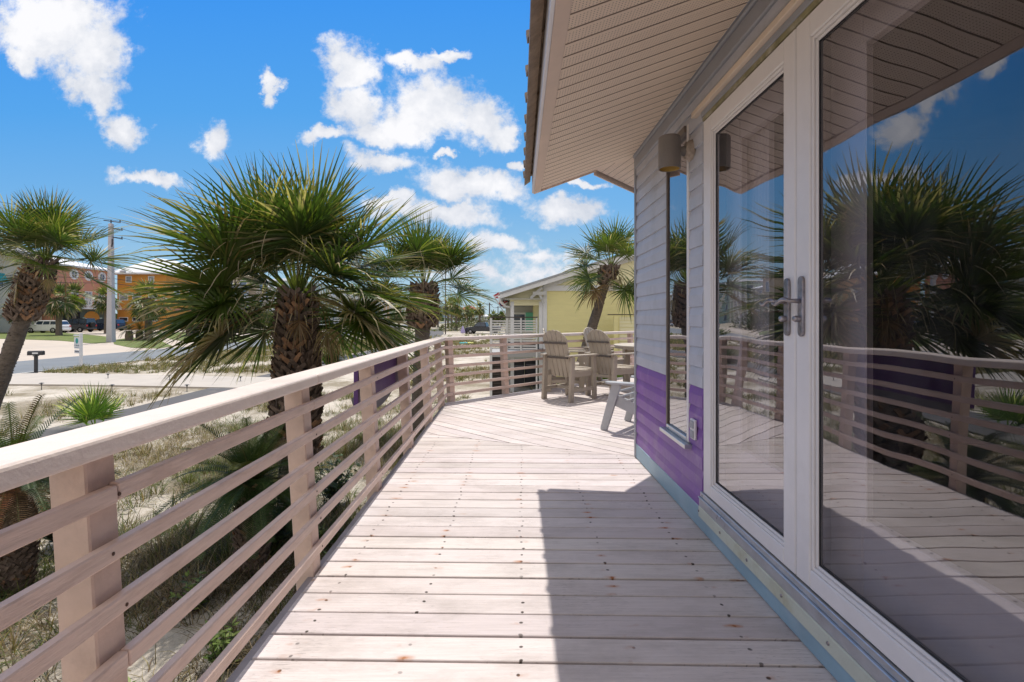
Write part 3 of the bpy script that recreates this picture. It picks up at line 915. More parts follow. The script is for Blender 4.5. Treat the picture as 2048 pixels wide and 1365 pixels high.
# ------------------------------------------------------------------ chairs
def back_slats(b, w, z0, z1, rake, y0, n=5, th=.02):
    """fan of slats with an arched top; rake = lean back per metre"""
    sw = w / n
    for i in range(n):
        xc = -w / 2 + sw * (i + .5)
        fan0 = .84
        segs = 5
        for (sgn) in (1,):
            x0, x1 = xc - sw / 2 + .007, xc + sw / 2 - .007
            def top(x):
                e = 1 - (x / (w / 2 + .01)) ** 2
                return z0 + (z1 - z0) * (.70 + .30 * math.sqrt(max(0, e)))
            xs = [x0 + (x1 - x0) * k / 4 for k in range(5)]
            if abs(i - (n - 1) / 2) < .1:
                tops = [top(0) - .02 * abs((x - xc) / sw * 2) ** 2 for x in xs]
            else: 
                tops = [top(x) for x in xs]
            outl = [(x0 * fan0, z0)] + [(x, t) for x, t in zip(xs, tops)] + [(x1 * fan0, z0)]
            vs = []
            for dy in (0, th):
                for (x, z) in outl:
                    vs.append((x, y0 - (z - z0) * rake - dy, z))
            m_ = len(outl)
            fs = [tuple(range(m_)), tuple(range(m_, 2 * m_))[::-1]] + [(i2, i2 + m_, (i2 + 1) % m_ + m_, (i2 + 1) % m_) for i2 in range(m_)]
            b.add(vs, fs)

def dining_chair(label, loc, rz, mat):
    """faces local +y"""
    t = thing('adirondack_dining_chair', label, 'chair', loc, rz, 'tan dining chairs round the deck table')
    b = MB(); back_slats(b, .46, .34, 1.02, .30, -.15); b.build('backrest', mat, t, .003)
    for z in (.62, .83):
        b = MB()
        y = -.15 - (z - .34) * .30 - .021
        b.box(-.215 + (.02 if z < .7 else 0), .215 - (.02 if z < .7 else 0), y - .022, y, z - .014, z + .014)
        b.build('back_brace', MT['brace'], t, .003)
    b = MB()
    for k in range(6):
        y = -.17 + k * .082
        z = .43 - .012 * (1 - abs(k - 3) / 3) + (.008 if k == 5 else 0)
        b.box(-.235, .235, y, y + .074, z, z + .02)
    b.build('seat', mat, t, .004)
    for s in (-1, 1):
        b = MB(); b.bar((s * .255, -.27, 0), (s * .255, -.235, .635), .045, .085, (0, 1, 0), .045, .075); b.build('leg', mat, t, .004)
        b = MB(); b.bar((s * .255, .27, 0), (s * .255, .255, .64), .045, .075, (0, 1, 0)); b.build('leg', mat, t, .004)
        b = MB()
        pl = [(s * .19, -.33), (s * .28, -.33), (s * .30, -.1), (s * .325, .20), (s * .315, .31), (s * .26, .33), (s * .215, .28), (s * .205, -.05)]
        if s < 0: pl = pl[::-1]
        b.prism(pl, 2, .641, .663); b.build('armrest', mat, t, .004)
        b = MB(); b.box(s * .232 - .012, s * .232 + .012, -.225, .24, .345, .428); b.build('side_rail', mat, t, .003)
        b = MB(); b.box(s * .255 - .012, s * .255 + .012, -.22, .23, .135, .185); b.build('stretcher', mat, t, .003)
    b = MB(); b.box(-.235, .235, .245, .265, .33, .425); b.build('apron', mat, t, .003)
    b = MB(); b.box(-.24, .24, .0, .05, .14, .18); b.build('stretcher', mat, t, .003)
    return t
def face(dx, dy): return math.atan2(dy, dx) - PI / 2
dining_chair('tan slatted dining chair farthest left with its back to the walkway', (.86, 7.56, 0), face(.72, .69), MT['tan'])
dining_chair('tan slatted dining chair with its back to the walkway, nearest the house corner', (1.56, 7.86, 0), face(.80, .6), MT['tan'])
dining_chair('tan chair beyond the table by the far railing, facing the house', (1.72, 9.35, 0), face(.75, -.66), MT['tan'])
dining_chair('tan chair turned edge on at the railing behind the leftmost chair', (.90, 8.50, 0), face(.98, -.1), MT['tan'])

tb = thing('deck_table', 'round tan slatted table partly hidden by the house corner', 'table', (2.42, 8.62, 0))
b = MB()
for k in range(9):
    y = -.66 + k * .147
    hw = math.sqrt(max(.02, .68 ** 2 - max(abs(y), abs(y + .14)) ** 2)); hw2 = math.sqrt(max(.02, .68 ** 2 - min(abs(y), abs(y + .14)) ** 2))
    if y + .14 < .02: pl = [(-hw, y), (hw, y), (hw2, y + .14), (-hw2, y + .14)]
    else: pl = [(-hw2, y), (hw2, y), (hw, y + .14), (-hw, y + .14)]
    b.prism(pl, 2, .715, .74)
b.lathe([(.60, .68), (.66, .68), (.66, .714), (.60, .714), (.60, .68)], n=24)
b.build('tabletop', MT['tan2'], tb, .003)
for (x, y) in ((-.38, -.38), (.38, -.38), (.38, .38), (-.38, .38)):
    b = MB(); b.box(x - .045, x + .045, y - .045, y + .045, 0, .68); b.build('leg', MT['tan'], tb, .004)
b = MB(); b.box(-.335, .335, -.395, -.365, .58, .68); b.box(-.335, .335, .365, .395, .58, .68); b.box(-.395, -.365, -.335, .335, .58, .68); b.box(.365, .395, -.335, .335, .58, .68)
b.box(-.43, .43, -.03, .03, .2, .25); b.build('apron', MT['tan'], tb, .003)

def lounge_chair(loc, rz):
    t = thing('adirondack_chair', 'low light grey slatted lounge chair half hidden behind the house corner', 'chair', loc, rz)
    m = MT['greyp']
    for s in (-1, 1):
        b = MB(); b.bar((s * .30, .42, 0), (s * .30, .27, .50), .035, .075, (0, 1, 0), .035, .10); b.build('leg', m, t, .004)
        b = MB(); b.bar((s * .275, .345, .345), (s * .255, -.50, .06), .028, .12); b.build('side_rail', m, t, .004)
        b = MB(); b.bar((s * .27, -.36, 0), (s * .27, -.33, .30), .035, .09, (0, 1, 0), .035, .11); b.build('leg', m, t, .004)
        b = MB()
        pl = [(s * .24, -.36), (s * .33, -.36), (s * .37, .1), (s * .385, .33), (s * .33, .39), (s * .27, .36), (s * .25, .05)]
        if s < 0: pl = pl[::-1]
        b.prism(pl, 2, .501, .524); b.build('armrest', m, t, .004)
    b = MB()
    for k in range(6):
        f = k / 6
        y = .36 - f * .56; z = .40 - f * .185
        b.bar((-.29, y - .03, z), (.29, y - .03, z), .075, .02, (0, .31, 1))
    b.build('seat', m, t, .004)
    b = MB(); back_slats(b, .56, .20, 1.0, .42, -.18); b.build('backrest', m, t, .003)
    for z in (.33, .62):
        b = MB(); y = -.18 - (z - .20) * .42 - .022
        b.box(-.26, .26, y - .03, y, z - .03, z + .03)
        b.build('back_brace', m, t, .003)
    return t
lounge_chair((1.50, 5.42, 0), face(-.80, .60))

# ------------------------------------------------------------------ palms
class Veg:
    def __init__(s): s.v = []; s.f = []; s.c = []
    def strip(s, pts, side, widths, cols):
        b = len(s.v)
        for p, w, c in zip(pts, widths, cols):
            s.v.append(tuple(p - side * w / 2)); s.v.append(tuple(p + side * w / 2)); s.c.append(c); s.c.append(c)
        for i in range(len(pts) - 1):
            s.f.append((b + 2 * i, b + 2 * i + 1, b + 2 * i + 3, b + 2 * i + 2))
    def build(s, name, mat, parent=None):
        b = MB(); b.v = s.v; b.f = s.f; b.c = s.c
        return b.build(name, mat, parent, smooth=False)

GREENS = [(.055, .092, .022), (.075, .115, .026), (.045, .075, .02), (.105, .14, .035)]
DRY = [(.32, .24, .14), (.22, .14, .07), (.42, .35, .25), (.27, .16, .07)]
YEL = [(.14, .17, .04), (.17, .18, .05)]

def fan_leaf(vg, o, d, pet, blade, nseg, droop, dry=0.0, wid=1.0, spread=2.35, rng=random, tipdry=.35, stations=5):
    """one palmetto leaf: petiole from o along d, then a fan of pointed segments"""
    d = Vector(d).normalized()
    up = Vector((0, 0, 1))
    p = Vector(o); pts = [p.copy()]; dd = d.copy()
    n = 6
    for i in range(n):
        dd = (dd + Vector((0, 0, -droop * .16 * (1.2 - max(0, dd.z) * .6)))).normalized()
        p = p + dd * pet / n; pts.append(p.copy())
    side = dd.cross(up)
    if side.length < .05: side = Vector((rng.uniform(-1, 1), rng.uniform(-1, 1), 0)).cross(dd)
    side.normalize()
    tw = rng.uniform(-.5, .5)
    side = (Matrix.Rotation(tw, 3, dd) @ side).normalized()
    nrm = side.cross(dd).normalized()
    base = rng.choice(DRY) if rng.random() < dry else rng.choice(GREENS)
    isdry = base in DRY
    pc = rng.choice(DRY[:2]) if isdry else (.13, .16, .05)
    vg.strip(pts, side, [.045 * wid * (1 - .55 * i / n) for i in range(n + 1)], [vary(pc, .1)] * (n + 1))
    vg.strip(pts, nrm, [.02 * wid] * (n + 1), [vary(pc, .1)] * (n + 1))
    hub = p
    cost = dd
    k0 = 1.0 + rng.uniform(-.12, .12)
    for k in range(nseg):
        a = (k / (nseg - 1) - .5) * 2
        ang = a * spread
        # costapalmate: the outer segments start further back
        st = hub + cost * (.16 * blade * (1 - abs(a)) - .02)
        dir_ = (cost * math.cos(ang) + side * math.sin(ang) + nrm * (.22 * abs(math.sin(ang)) + rng.uniform(-.07, .07))).normalized()
        ln = blade * k0 * (1 - .30 * abs(a) ** 1.6) * rng.uniform(.9, 1.07)
        if isdry: ln *= rng.uniform(.7, 1)
        q = st.copy(); e = dir_.copy()
        sd = e.cross(nrm).normalized()
        ps = [q.copy()]
        dr = droop * (1.7 if isdry else 1.0) * rng.uniform(.5, 1.4)
        broke = rng.random() < .13
        for i in range(stations):
            t = (i + 1) / stations
            gz = dr * .10 * t * t * (3.2 if broke and t > .5 else 1)
            e = (e + Vector((0, 0, -gz * 1.6))).normalized()
            q = q + e * ln / stations; ps.append(q.copy())
        w0 = blade * 2 * spread / nseg * .40 * wid
        prof = [.30, .80, .95, .72, .42, .05] if stations == 5 else [.4, .95, .55, .05]
        cc = vary(base, .22, .08); k_age = rng.random()
        if not isdry and rng.random() < .10: cc = vary(rng.choice(YEL), .2)
        tip = vary(rng.choice(DRY), .2) if rng.random() < tipdry else cc
        cols = [cc] * (stations - 1) + [tuple((x + y) / 2 for x, y in zip(cc, tip)), tip]
        if broke and not isdry: cols = cols[:-3] + [vary(DRY[2], .2)] * 3
        # give each blade a slight fold so it catches the light differently
        sdf = (Matrix.Rotation(rng.uniform(-.7, .7), 3, dir_) @ sd)
        vg.strip(ps, sdf, [w0 * w for w in prof], cols)

def filaments(vg, o, r, n, rng):
    for _ in range(n):
        a = rng.uniform(0, 2 * PI); rr = r * rng.uniform(.25, 1)
        p = Vector(o) + Vector((math.cos(a) * rr, math.sin(a) * rr, rng.uniform(-.5, .5) * r))
        L = rng.uniform(.15, .5) * r; e = Vector((math.cos(a) * .5, math.sin(a) * .5, rng.uniform(-.6, .3))).normalized()
        ps = [p.copy()]
        for i in range(5):
            e = (e + Vector((rng.uniform(-.25, .25), rng.uniform(-.25, .25), -.35))).normalized(); p = p + e * L / 5; ps.append(p.copy())
        vg.strip(ps, e.cross(Vector((rng.uniform(-1, 1), rng.uniform(-1, 1), .3))).normalized(), [.012, .013, .011, .009, .006, .002], [vary(DRY[2], .25)] * 6)

def boots(b, axis, r0, r1, z0, z1, rng, size=1.0, flare=1.0):
    """criss-crossed stubs of old leaf stalks"""
    step = .062 * size
    z = z0; ring = 0
    while z < z1:
        f = (z - z0) / max(.01, z1 - z0)
        r = r0 + (r1 - r0) * f
        r *= 1 + .12 * math.sin(f * PI)
        c = axis(z)
        nb = max(6, int(2 * PI * r / (.17 * size)))
        for i in range(nb):
            a = 2 * PI * (i + .5 * (ring % 2)) / nb + rng.uniform(-.1, .1)
            rad = Vector((math.cos(a), math.sin(a), 0)); tan = Vector((-math.sin(a), math.cos(a), 0))
            k = rng.uniform(.6, 1.45)
            wt = (k * .95, k * .9, k * .9)
            if rng.random() < .15: wt = (k * 1.5, k * 1.1, k * .8)
            b.cur = wt
            p = c + rad * r * .90 + Vector((0, 0, rng.uniform(-.02, .02)))
            for s in (-1, 1):
                L = rng.uniform(.13, .21) * size
                e = (tan * s * rng.uniform(.55, .8) + Vector((0, 0, 1)) * .75 + rad * rng.uniform(.30, .62) * flare).normalized()
                q = p + e * L
                b.bar(p - e * .02, q, .075 * size, .030 * size, rad, .040 * size, .014 * size)
        z += step; ring += 1
    b.cur = (1, 1, 1)

def palm(name, label, base, top, r_base, r_top, boot_from, boot_r, crown, group=None, seed=1, boot_r2=None, size=1.0, n_fil=60, hires=True):
    """crown: dict(n, pet, blade, nseg, droop)"""
    rng = random.Random(seed)
    t = thing(name, label, 'palm tree', base, 0, group)
    B = Vector(base); T = Vector(top) - B
    def axis(z):
        f = max(0, min(1, z / T.z))
        bend = math.sin(f * PI) * .06 * math.hypot(T.x, T.y)
        return Vector((T.x * f ** 1.0 + bend * (-1 if T.x > 0 else 1) * .0, T.y * f, z))
    b = MB()
    n = 26
    pts = []; rad = []
    for i in range(n + 1):
        f = i / n; z = T.z * f - .15 * (1 - f)
        r = r_base + (r_top - r_base) * f
        if f < .08: r *= 1 + (0.08 - f) * 3
        pts.append(axis(z) if z > 0 else Vector((0, 0, z))); rad.append(r * rng.uniform(.95, 1.05))
    b.tube(pts, rad, 14 if hires else 8)
    if hires:
        b.v = [tuple(Vector(v) + Vector((rng.uniform(-1, 1), rng.uniform(-1, 1), rng.uniform(-1, 1))) * r_base * .05) for v in b.v]
        # scar rings / flakes on the bare trunk
        for _ in range(int(170 * min(1.5, T.z / 2.5))):
            z = rng.uniform(.02, 1) * T.z * min(1, (boot_from + .1)); a = rng.uniform(0, 2 * PI); c = axis(z); r = r_base + (r_top - r_base) * z / T.z
            rd = Vector((math.cos(a), math.sin(a), 0)); tn = Vector((-math.sin(a), math.cos(a), 0))
            p = c + rd * r * 1.0
            b.bar(p - tn * .03 * size, p + tn * .03 * size + Vector((0, 0, rng.uniform(-.02, .02))), rng.uniform(.01, .02), .02, rd)
    b.build('trunk', MT['bark'], t, smooth=hires)
    if boot_from < 1:
        b = MB(); boots(b, axis, boot_r, boot_r2 or boot_r * .8, T.z * boot_from, T.z * .99, rng, size)
        b.build('leaf_boots', MT['boot'], t)
    vg = Veg()
    c = crown; o0 = axis(T.z)
    for i in range(c['n']):
        f = (i + .5) / c['n']
        el = R(84) - R(c.get('range', 125)) * f ** c.get('pw', .85) + R(rng.uniform(-7, 7))
        az = i * 2.39996 + rng.uniform(-.25, .25)
        d = (math.cos(el) * math.cos(az), math.cos(el) * math.sin(az), math.sin(el))
        if el < R(40) and abs(math.cos(az)) < .66 and c.get('gap'): continue
        dryp = c.get('dry', .5) * max(0, (f - .72) / .28)
        o = o0 + Vector((d[0], d[1], 0)) * r_top * .7 + Vector((0, 0, -.18 * f * size))
        fan_leaf(vg, o, d, c['pet'] * rng.uniform(.85, 1.12) * (1 if f > .25 else .8), c['blade'] * rng.uniform(.88, 1.08), c['nseg'], c['droop'] * (.6 + f), dryp, c.get('wid', 1.0), c.get('spread', 2.2), rng,
                 c.get('tip', .3), c.get('st', 5))
    for d in c.get('extra', []):
        fan_leaf(vg, o0 + Vector((0, 0, -.05)), d, c['pet'] * 1.05, c['blade'] * 1.1, c['nseg'], c['droop'] * 1.2, 0.0, c.get('wid', 1.0), 2.2, rng, .35, 5)
    for i in range(c.get('lowdry', 0)):
        az = rng.uniform(0, 2 * PI); k = rng.uniform(.45, .75)
        fan_leaf(vg, o0 + Vector((math.cos(az) * r_top, math.sin(az) * r_top, -.05)), (math.cos(az), math.sin(az), rng.uniform(-.1, .3)), c['pet'] * k, c['blade'] * k * .85, 20, 3.2, 1.0, .7, 1.4, rng, .9, 5)
    if n_fil: filaments(vg, o0 + Vector((0, 0, .2)), (c['pet'] + c['blade']) * .62, n_fil, rng)
    vg.build('crown', MT['leaf'], t)
    return t

def ground_at(px, Y, dz=0):
    x = (px - CX) / F * Y
    return (x, Y, g(x, Y) + dz)

Yc = 6.9
bp = ground_at(588, Yc)
palm('cabbage_palm', 'large shaggy cabbage palm with thick booted trunk just beyond the railing', bp, (at(596, 584, Yc)[0], Yc, at(596, 584, Yc)[2]), .21, .15, .30, .285,
     dict(n=60, pet=.90, blade=1.0, nseg=54, droop=.55, dry=.35, range=82, pw=.8, wid=1.05, tip=.6, lowdry=4, gap=1, extra=[(-1, -.2, .12), (-1, .2, 0), (-.95, -.4, .22), (1, -.2, .1), (.95, .3, 0), (.95, -.4, .22), (.3, 1, -.1), (-.4, 1, -.1)]), seed=3, boot_r2=.17, n_fil=260)
Yl = 11.4
bl = ground_at(-45, Yl)
palm('cabbage_palm', 'leaning cabbage palm at the left edge with bare lower trunk', bl, at(88, 522, Yl), .165, .15, .68, .27,
     dict(n=46, pet=.85, blade=.85, nseg=44, droop=.45, dry=.35, range=72, pw=.75, wid=.85, gap=1, tip=.5, lowdry=5, extra=[]), seed=5, boot_r2=.22, n_fil=150)
Ym = 12.2
bm_ = ground_at(836, Ym)
palm('cabbage_palm', 'mid sized cabbage palm between the big palm and the yellow house', bm_, at(849, 568, Ym), .19, .17, .72, .33,
     dict(n=42, pet=.85, blade=.92, nseg=42, droop=.5, dry=.35, range=70, pw=.75, wid=.85, gap=1, tip=.3, lowdry=6, extra=[]), seed=8, boot_r2=.24, n_fil=120)
Yr = 14.2
br = ground_at(1128, Yr)
palm('cabbage_palm', 'slim leaning cabbage palm in front of the yellow house wall', br, at(1222, 532, Yr), .15, .115, .88, .18,
     dict(n=36, pet=.75, blade=.80, nseg=34, droop=.85, dry=.3, range=92, pw=.85, gap=1, wid=.85, lowdry=4, extra=[(.6, -.8, -.5)]), seed=11, boot_r2=.20, n_fil=60)
# thin young palm on the sand
pt = gp(710, 712)
palm('young_palm', 'thin young palm with pole straight trunk standing on the sand behind the big palm', pt, at(711, 602, pt[1]), .10, .09, .9, .15,
     dict(n=22, pet=1.0, blade=1.25, nseg=20, droop=1.9, dry=.7, range=150, st=3), seed=13, n_fil=0, hires=False)

def small_fan(name, label, base, n, pet, blade, nseg, seed, lean=(0, 0), el0=80, rg=70, wid=1.0, group=None, tip=.05, droop=.15):
    rng = random.Random(seed)
    t = thing(name, label, 'palm plant', base, 0, group)
    vg = Veg()
    for i in range(n):
        f = (i + .5) / n
        el = R(el0) - R(rg) * f; az = i * 2.39996
        d = (math.cos(el) * math.cos(az) + lean[0], math.cos(el) * math.sin(az) + lean[1], math.sin(el))
        fan_leaf(vg, (0, 0, .02), d, pet * rng.uniform(.7, 1.1), blade, nseg, droop, .03, wid, 1.75, rng, tip)
    vg.build('leaves', MT['leaf'], t)
    return t
p0 = gp(190, 862)
sf = small_fan('palmetto', 'small bright green fan palmetto standing alone on the sand by the asphalt path', p0, 5, .30, .80, 36, 2, el0=95, rg=62, wid=.9)
for ch in sf.children:
    me = ch.data
    arr = np.empty(len(me.vertices) * 4, dtype=np.float32); me.color_attributes['col'].data.foreach_get('color', arr)
    arr = arr.reshape(-1, 4); arr[:, 0] *= 1.9; arr[:, 1] *= 2.2; arr[:, 2] *= 1.6; me.color_attributes['col'].data.foreach_set('color', arr.ravel())
small_fan('palmetto', 'fan palmetto beside the leaning palm trunk behind the far railing', ground_at(1195, 15.0, .1), 14, 1.15, .8, 26, 21, el0=85, rg=75, tip=.1)

# ------------------------------------------------------------------ cycads
def pinnate(vg, o, d, L, leaf, n, droop, base, rng, wid=.012):
    d = Vector(d).normalized(); p = Vector(o); e = d.copy(); pts = [p.copy()]; dirs = [e.copy()]
    for i in range(n):
        e = (e + Vector((0, 0, -droop / n))).normalized(); p = p + e * L / n; pts.append(p.copy()); dirs.append(e.copy())
    s0 = d.cross(Vector((0, 0, 1)))
    if s0.length < .05: s0 = Vector((1, 0, 0))
    s0.normalize()
    vg.strip(pts, s0, [.014] * (n + 1), [vary((.10, .11, .04), .1)] * (n + 1))
    for i in range(2, n + 1):
        f = i / n; ll = leaf * math.sin(min(1, f * 1.15 + .12) * PI * .92) ** .6 if f < .98 else leaf * .3
        nn = s0.cross(dirs[i]).normalized()
        for s in (-1, 1):
            e2 = (s0 * s * .85 + dirs[i] * .5 + nn * .25).normalized()
            q = pts[i]; m = q + e2 * ll * .55; z = m + (e2 + Vector((0, 0, -.35))).normalized() * ll * .45
            c = vary(base, .25)
            vg.strip([q, m, z], dirs[i], [wid, wid * .9, .002], [c, c, vary(base, .2)])
def cycad(label, base, trunk_h, nl, L, leaf, n, seed, dry=.1, tr=.14, group=None, wid=.012, orange=False):
    rng = random.Random(seed)
    t = thing('sago_cycad', label, 'cycad', base, 0, group)
    if trunk_h > .05:
        b = MB(); b.tube([(0, 0, -.1), (0, 0, trunk_h * .5), (0, 0, trunk_h)], [tr, tr * 1.1, tr * .8], 10)
        if n > 24: boots(b, lambda z: Vector((0, 0, z)), tr, tr, .02, trunk_h, rng, .6, .8)
        b.build('trunk', MT['boot'], t)
    vg = Veg()
    for i in range(nl):
        f = (i + .5) / nl
        el = R(82) - R(95) * f ** .8; az = i * 2.39996 + rng.uniform(-.2, .2)
        col = (.035, .065, .018)
        if rng.random() < dry * (.3 + f * 1.4): col = rng.choice([(.17, .07, .028), (.16, .10, .05), (.12, .10, .05)] if orange else [(.24, .19, .09), (.14, .15, .05)])
        elif rng.random() < .3: col = (.075, .115, .025)
        pinnate(vg, (0, 0, trunk_h), (math.cos(el) * math.cos(az), math.cos(el) * math.sin(az), math.sin(el)), L * rng.uniform(.8, 1.1), leaf, n, 1.1 + .5 * f, col, rng, wid)
    vg.build('fronds', MT['cycad'], t)
    return t
c0 = ground_at(505, 5.6)
cycad('large dark green sago cycad between the rails below the big palm', c0, .98, 48, .92, .17, 46, 31)
cycad('sago cycad with rusty orange dry fronds at the left edge below the leaning palm', ground_at(28, 5.3), 1.12, 52, .95, .16, 40, 32, .35, orange=True)
cycad('low yellow green sago cycad beyond the far railing corner', ground_at(952, 10.4), .15, 30, .95, .15, 34, 33, .25)
cycad('broad low cycad in the shade below the far railing', ground_at(1010, 11.6), .05, 26, 1.0, .14, 30, 34, .2)
gsc = 'stubby cycads along the far lawns'
for i, (px, py, hh, lab) in enumerate([(258, 682, 1.1, 'stubby cycad right beside the concrete utility pole'), (279, 681, 1.1, 'stubby cycad second from the concrete pole'),
                             (299, 682, 1.2, 'stubby cycad third from the concrete pole, on pebbles'), (378, 673, 1.5, 'short cycad on the lawn island, left of two'), (391, 673, 1.6, 'short cycad on the lawn island, right of two')]):
    p = gp(px, py)
    cycad(lab, p, hh, 22, 1.35, .28, 12, 40 + i, .1, .35, gsc, .05)

# ------------------------------------------------------------------ loose vegetation
def tufts(name, label, specs, seed):
    """specs: list of (x, y, height, blades, spread, palette, width)"""
    rng = random.Random(seed); vg = Veg()
    for (x, y, h, n, sp, pal, w) in specs:
        z = g(x, y) - .01 + (.10 * (1 - ss(10, 22, math.hypot(x, y))) + .012) * mnoise.fractal(Vector((x * .55, y * .55, 0)), 1.0, 2.0, 4)
        for _ in range(n):
            a = rng.uniform(0, 2 * PI); lean = rng.uniform(.1, 1.0) * sp
            o = Vector((x + math.cos(a) * rng.uniform(0, .06 + .2 * h * sp), y + math.sin(a) * rng.uniform(0, .06 + .2 * h * sp), z))
            e = Vector((math.cos(a) * lean, math.sin(a) * lean, 1)).normalized()
            L = h * rng.uniform(.5, 1.15); ps = [o.copy()]; q = o.copy()
            for i in range(3):
                e = (e + Vector((math.cos(a) * .1, math.sin(a) * .1, -.28 * sp))).normalized(); q = q + e * L / 3; ps.append(q.copy())
            c = vary(rng.choice(pal), .25, .08)
            sd = Vector((-math.sin(a + rng.uniform(-.8, .8)), math.cos(a), 0)).normalized()
            vg.strip(ps, sd, [w, w * .85, w * .55, w * .1], [c] * 4)
    o = vg.build(name, MT['grass'])
    tag(o, label, 'grass', kind='stuff')
GR = [(.10, .13, .035), (.15, .16, .05), (.07, .10, .03)]
ST = [(.30, .235, .14), (.20, .155, .095), (.34, .28, .18), (.13, .10, .07)]
MIX = GR + ST
DK = [(.10, .075, .05), (.16, .125, .08), (.07, .055, .035), (.22, .175, .11), (.06, .08, .025)]
rng = random.Random(99)
def nz(x, y, s, o=0): return mnoise.fractal(Vector((x * s + o, y * s, o)), 1.0, 2.0, 3)
specs = []
def off_paths(x, y):
    if -11.7 < x < -8.9: return False
    if x < -6 and 18.4 < y < 24.6: return False
    if x < ROAD_E + .3: return False
    return True
tries = 0
while len(specs) < 4300:
    x = rng.uniform(-9, -1.15); y = rng.uniform(.2, 13)
    if nz(x, y, .45, 3) < rng.uniform(-.5, .25): continue
    if math.hypot(x - bp[0], y - bp[1]) < .4: continue
    d = rng.random()
    pal = ST if nz(x, y, .35, 9) > .1 else (GR if d < .45 else MIX)
    specs.append((x, y, rng.uniform(.14, .42) * (1.3 if pal is GR else 1), rng.randint(12, 26), rng.uniform(.6, 2.4), pal, .0085))
while len(specs) < 5600:
    x = rng.uniform(-8.8, -1.5); y = rng.uniform(6, 18)
    if nz(x, y, .5, 21) < rng.uniform(-.3, .35): continue
    specs.append((x, y, rng.uniform(.15, .45), rng.randint(9, 15), rng.uniform(.6, 1.8), (MIX if nz(x, y, .4, 7) > -.05 else GR + DK[:2]), .011))
while len(specs) < 8200:
    x = rng.uniform(-5.5, -1.05); y = rng.uniform(.1, 7)
    if nz(x, y, .6, 13) < rng.uniform(-.6, .1): continue
    specs.append((x, y, rng.uniform(.12, .38), rng.randint(10, 18), rng.uniform(.8, 2.6), (DK if nz(x, y, .5, 7) > -.05 else GR), .008))
tufts('grass', 'dry and green grass tufts growing on the sand below the railing', specs, 1)
specs = []
while len(specs) < 9500:
    x = rng.uniform(-23, 3); y = rng.uniform(9, 62)
    if rng.random() > (30 / max(12, y)) ** .5: continue
    if not off_paths(x, y): continue
    th = .05 if y > 24 or x < -12 else .12
    if 24.6 < y < 60 and x < -11.7: th = .38
    if nz(x, y, .22, 5) + .3 * nz(x, y, .9, 2) < rng.uniform(-.05, .35) - th: continue
    pal = MIX if nz(x, y, .12, 1) > 0 else (ST + GR[:1])
    s_ = max(1, y / 14)
    specs.append((x, y, rng.uniform(.15, .42), rng.randint(9, 15), rng.uniform(.5, 1.1), pal, .010 * s_))
tufts('dune_grass', 'patchy olive and straw dune grass between the path and the road', specs, 2)
specs = []
for _ in range(1500):
    p = None
    y = rng.uniform(60, 135); x = rng.uniform(-24, 12)
    if nz(x, y, .08, 4) < .05: continue
    specs.append((x, y, rng.uniform(.3, .7), 9, 1.0, GR + ST[:1], .10))
tufts('dune_grass', 'distant low green dune growth beyond the young palm', specs, 3)

def leafy(name, label, cat, base, n, h, rad, ls, pal, seed, group=None, woody=True):
    """a small weedy plant: stems with many small leaves"""
    rng = random.Random(seed)
    t = thing(name, label, cat, base, 0, group)
    vg = Veg(); b = MB()
    for i in range(n):
        a = rng.uniform(0, 2 * PI); e = Vector((math.cos(a) * rng.uniform(.1, 1) * rad / h, math.sin(a) * rng.uniform(.1, 1) * rad / h, 1)).normalized()
        L = h * rng.uniform(.6, 1.1); q = Vector((rng.uniform(-.05, .05), rng.uniform(-.05, .05), -.02)); ps = [q.copy()]
        for k in range(7):
            e = (e + Vector((rng.uniform(-.12, .12), rng.uniform(-.12, .12), 0))).normalized(); q = q + e * L / 7; ps.append(q.copy())
            if k > 0:
                for _ in range(4):
                    aa = rng.uniform(0, 2 * PI); d = Vector((math.cos(aa), math.sin(aa), rng.uniform(-.1, .7))).normalized()
                    sd = d.cross(Vector((rng.uniform(-.4, .4), rng.uniform(-.4, .4), 1))).normalized(); c = vary(rng.choice(pal), .25)
                    l_ = ls * rng.uniform(.6, 1.2)
                    vg.strip([q, q + d * l_ * .5, q + d * l_], sd, [ls * .12, ls * .42, .002], [c, c, c])
        b.tube(ps, [.006 * (1 - i_ / 9) for i_ in range(8)], 4, False)
    b.build('stems', MT['dwood'], t)
    vg.build('leaves', MT['hedge'], t)
    return t
WG = [(.13, .19, .04), (.17, .22, .06), (.09, .14, .03)]
for i_, (px_, y_, lb_) in enumerate([(548, 6.1, 'dark leafy shrub beside the foot of the big booted palm, left side'), (668, 7.6, 'dark leafy shrub beside the foot of the big booted palm, right side'), (120, 6.2, 'dark leafy shrub beside the left hand cycad')]):
    leafy('shrub', lb_, 'bush', ground_at(px_, y_), 30, .75, .45, .10, [(.05, .08, .025), (.08, .12, .03), (.04, .06, .02)], 90 + i_)
wl = ['low leafy weed growing in the sand under the near rails', 'light green weed beside the shadow of the big palm', 'small leafy weed near the second post',
      'sprawling green weed below the bottom rail', 'leafy weed in the sun between first and second post', 'weed growing near the foot of the cycad', 'green weed by the third railing post']
for i, (px, y) in enumerate([(330, 3.1), (455, 4.1), (250, 3.6), (470, 3.2), (395, 4.9), (640, 5.2), (660, 6.2)]):
    leafy('weed', wl[i], 'plant', ground_at(px, y), 12, rng.uniform(.3, .48), .3, .07, WG, 60 + i)
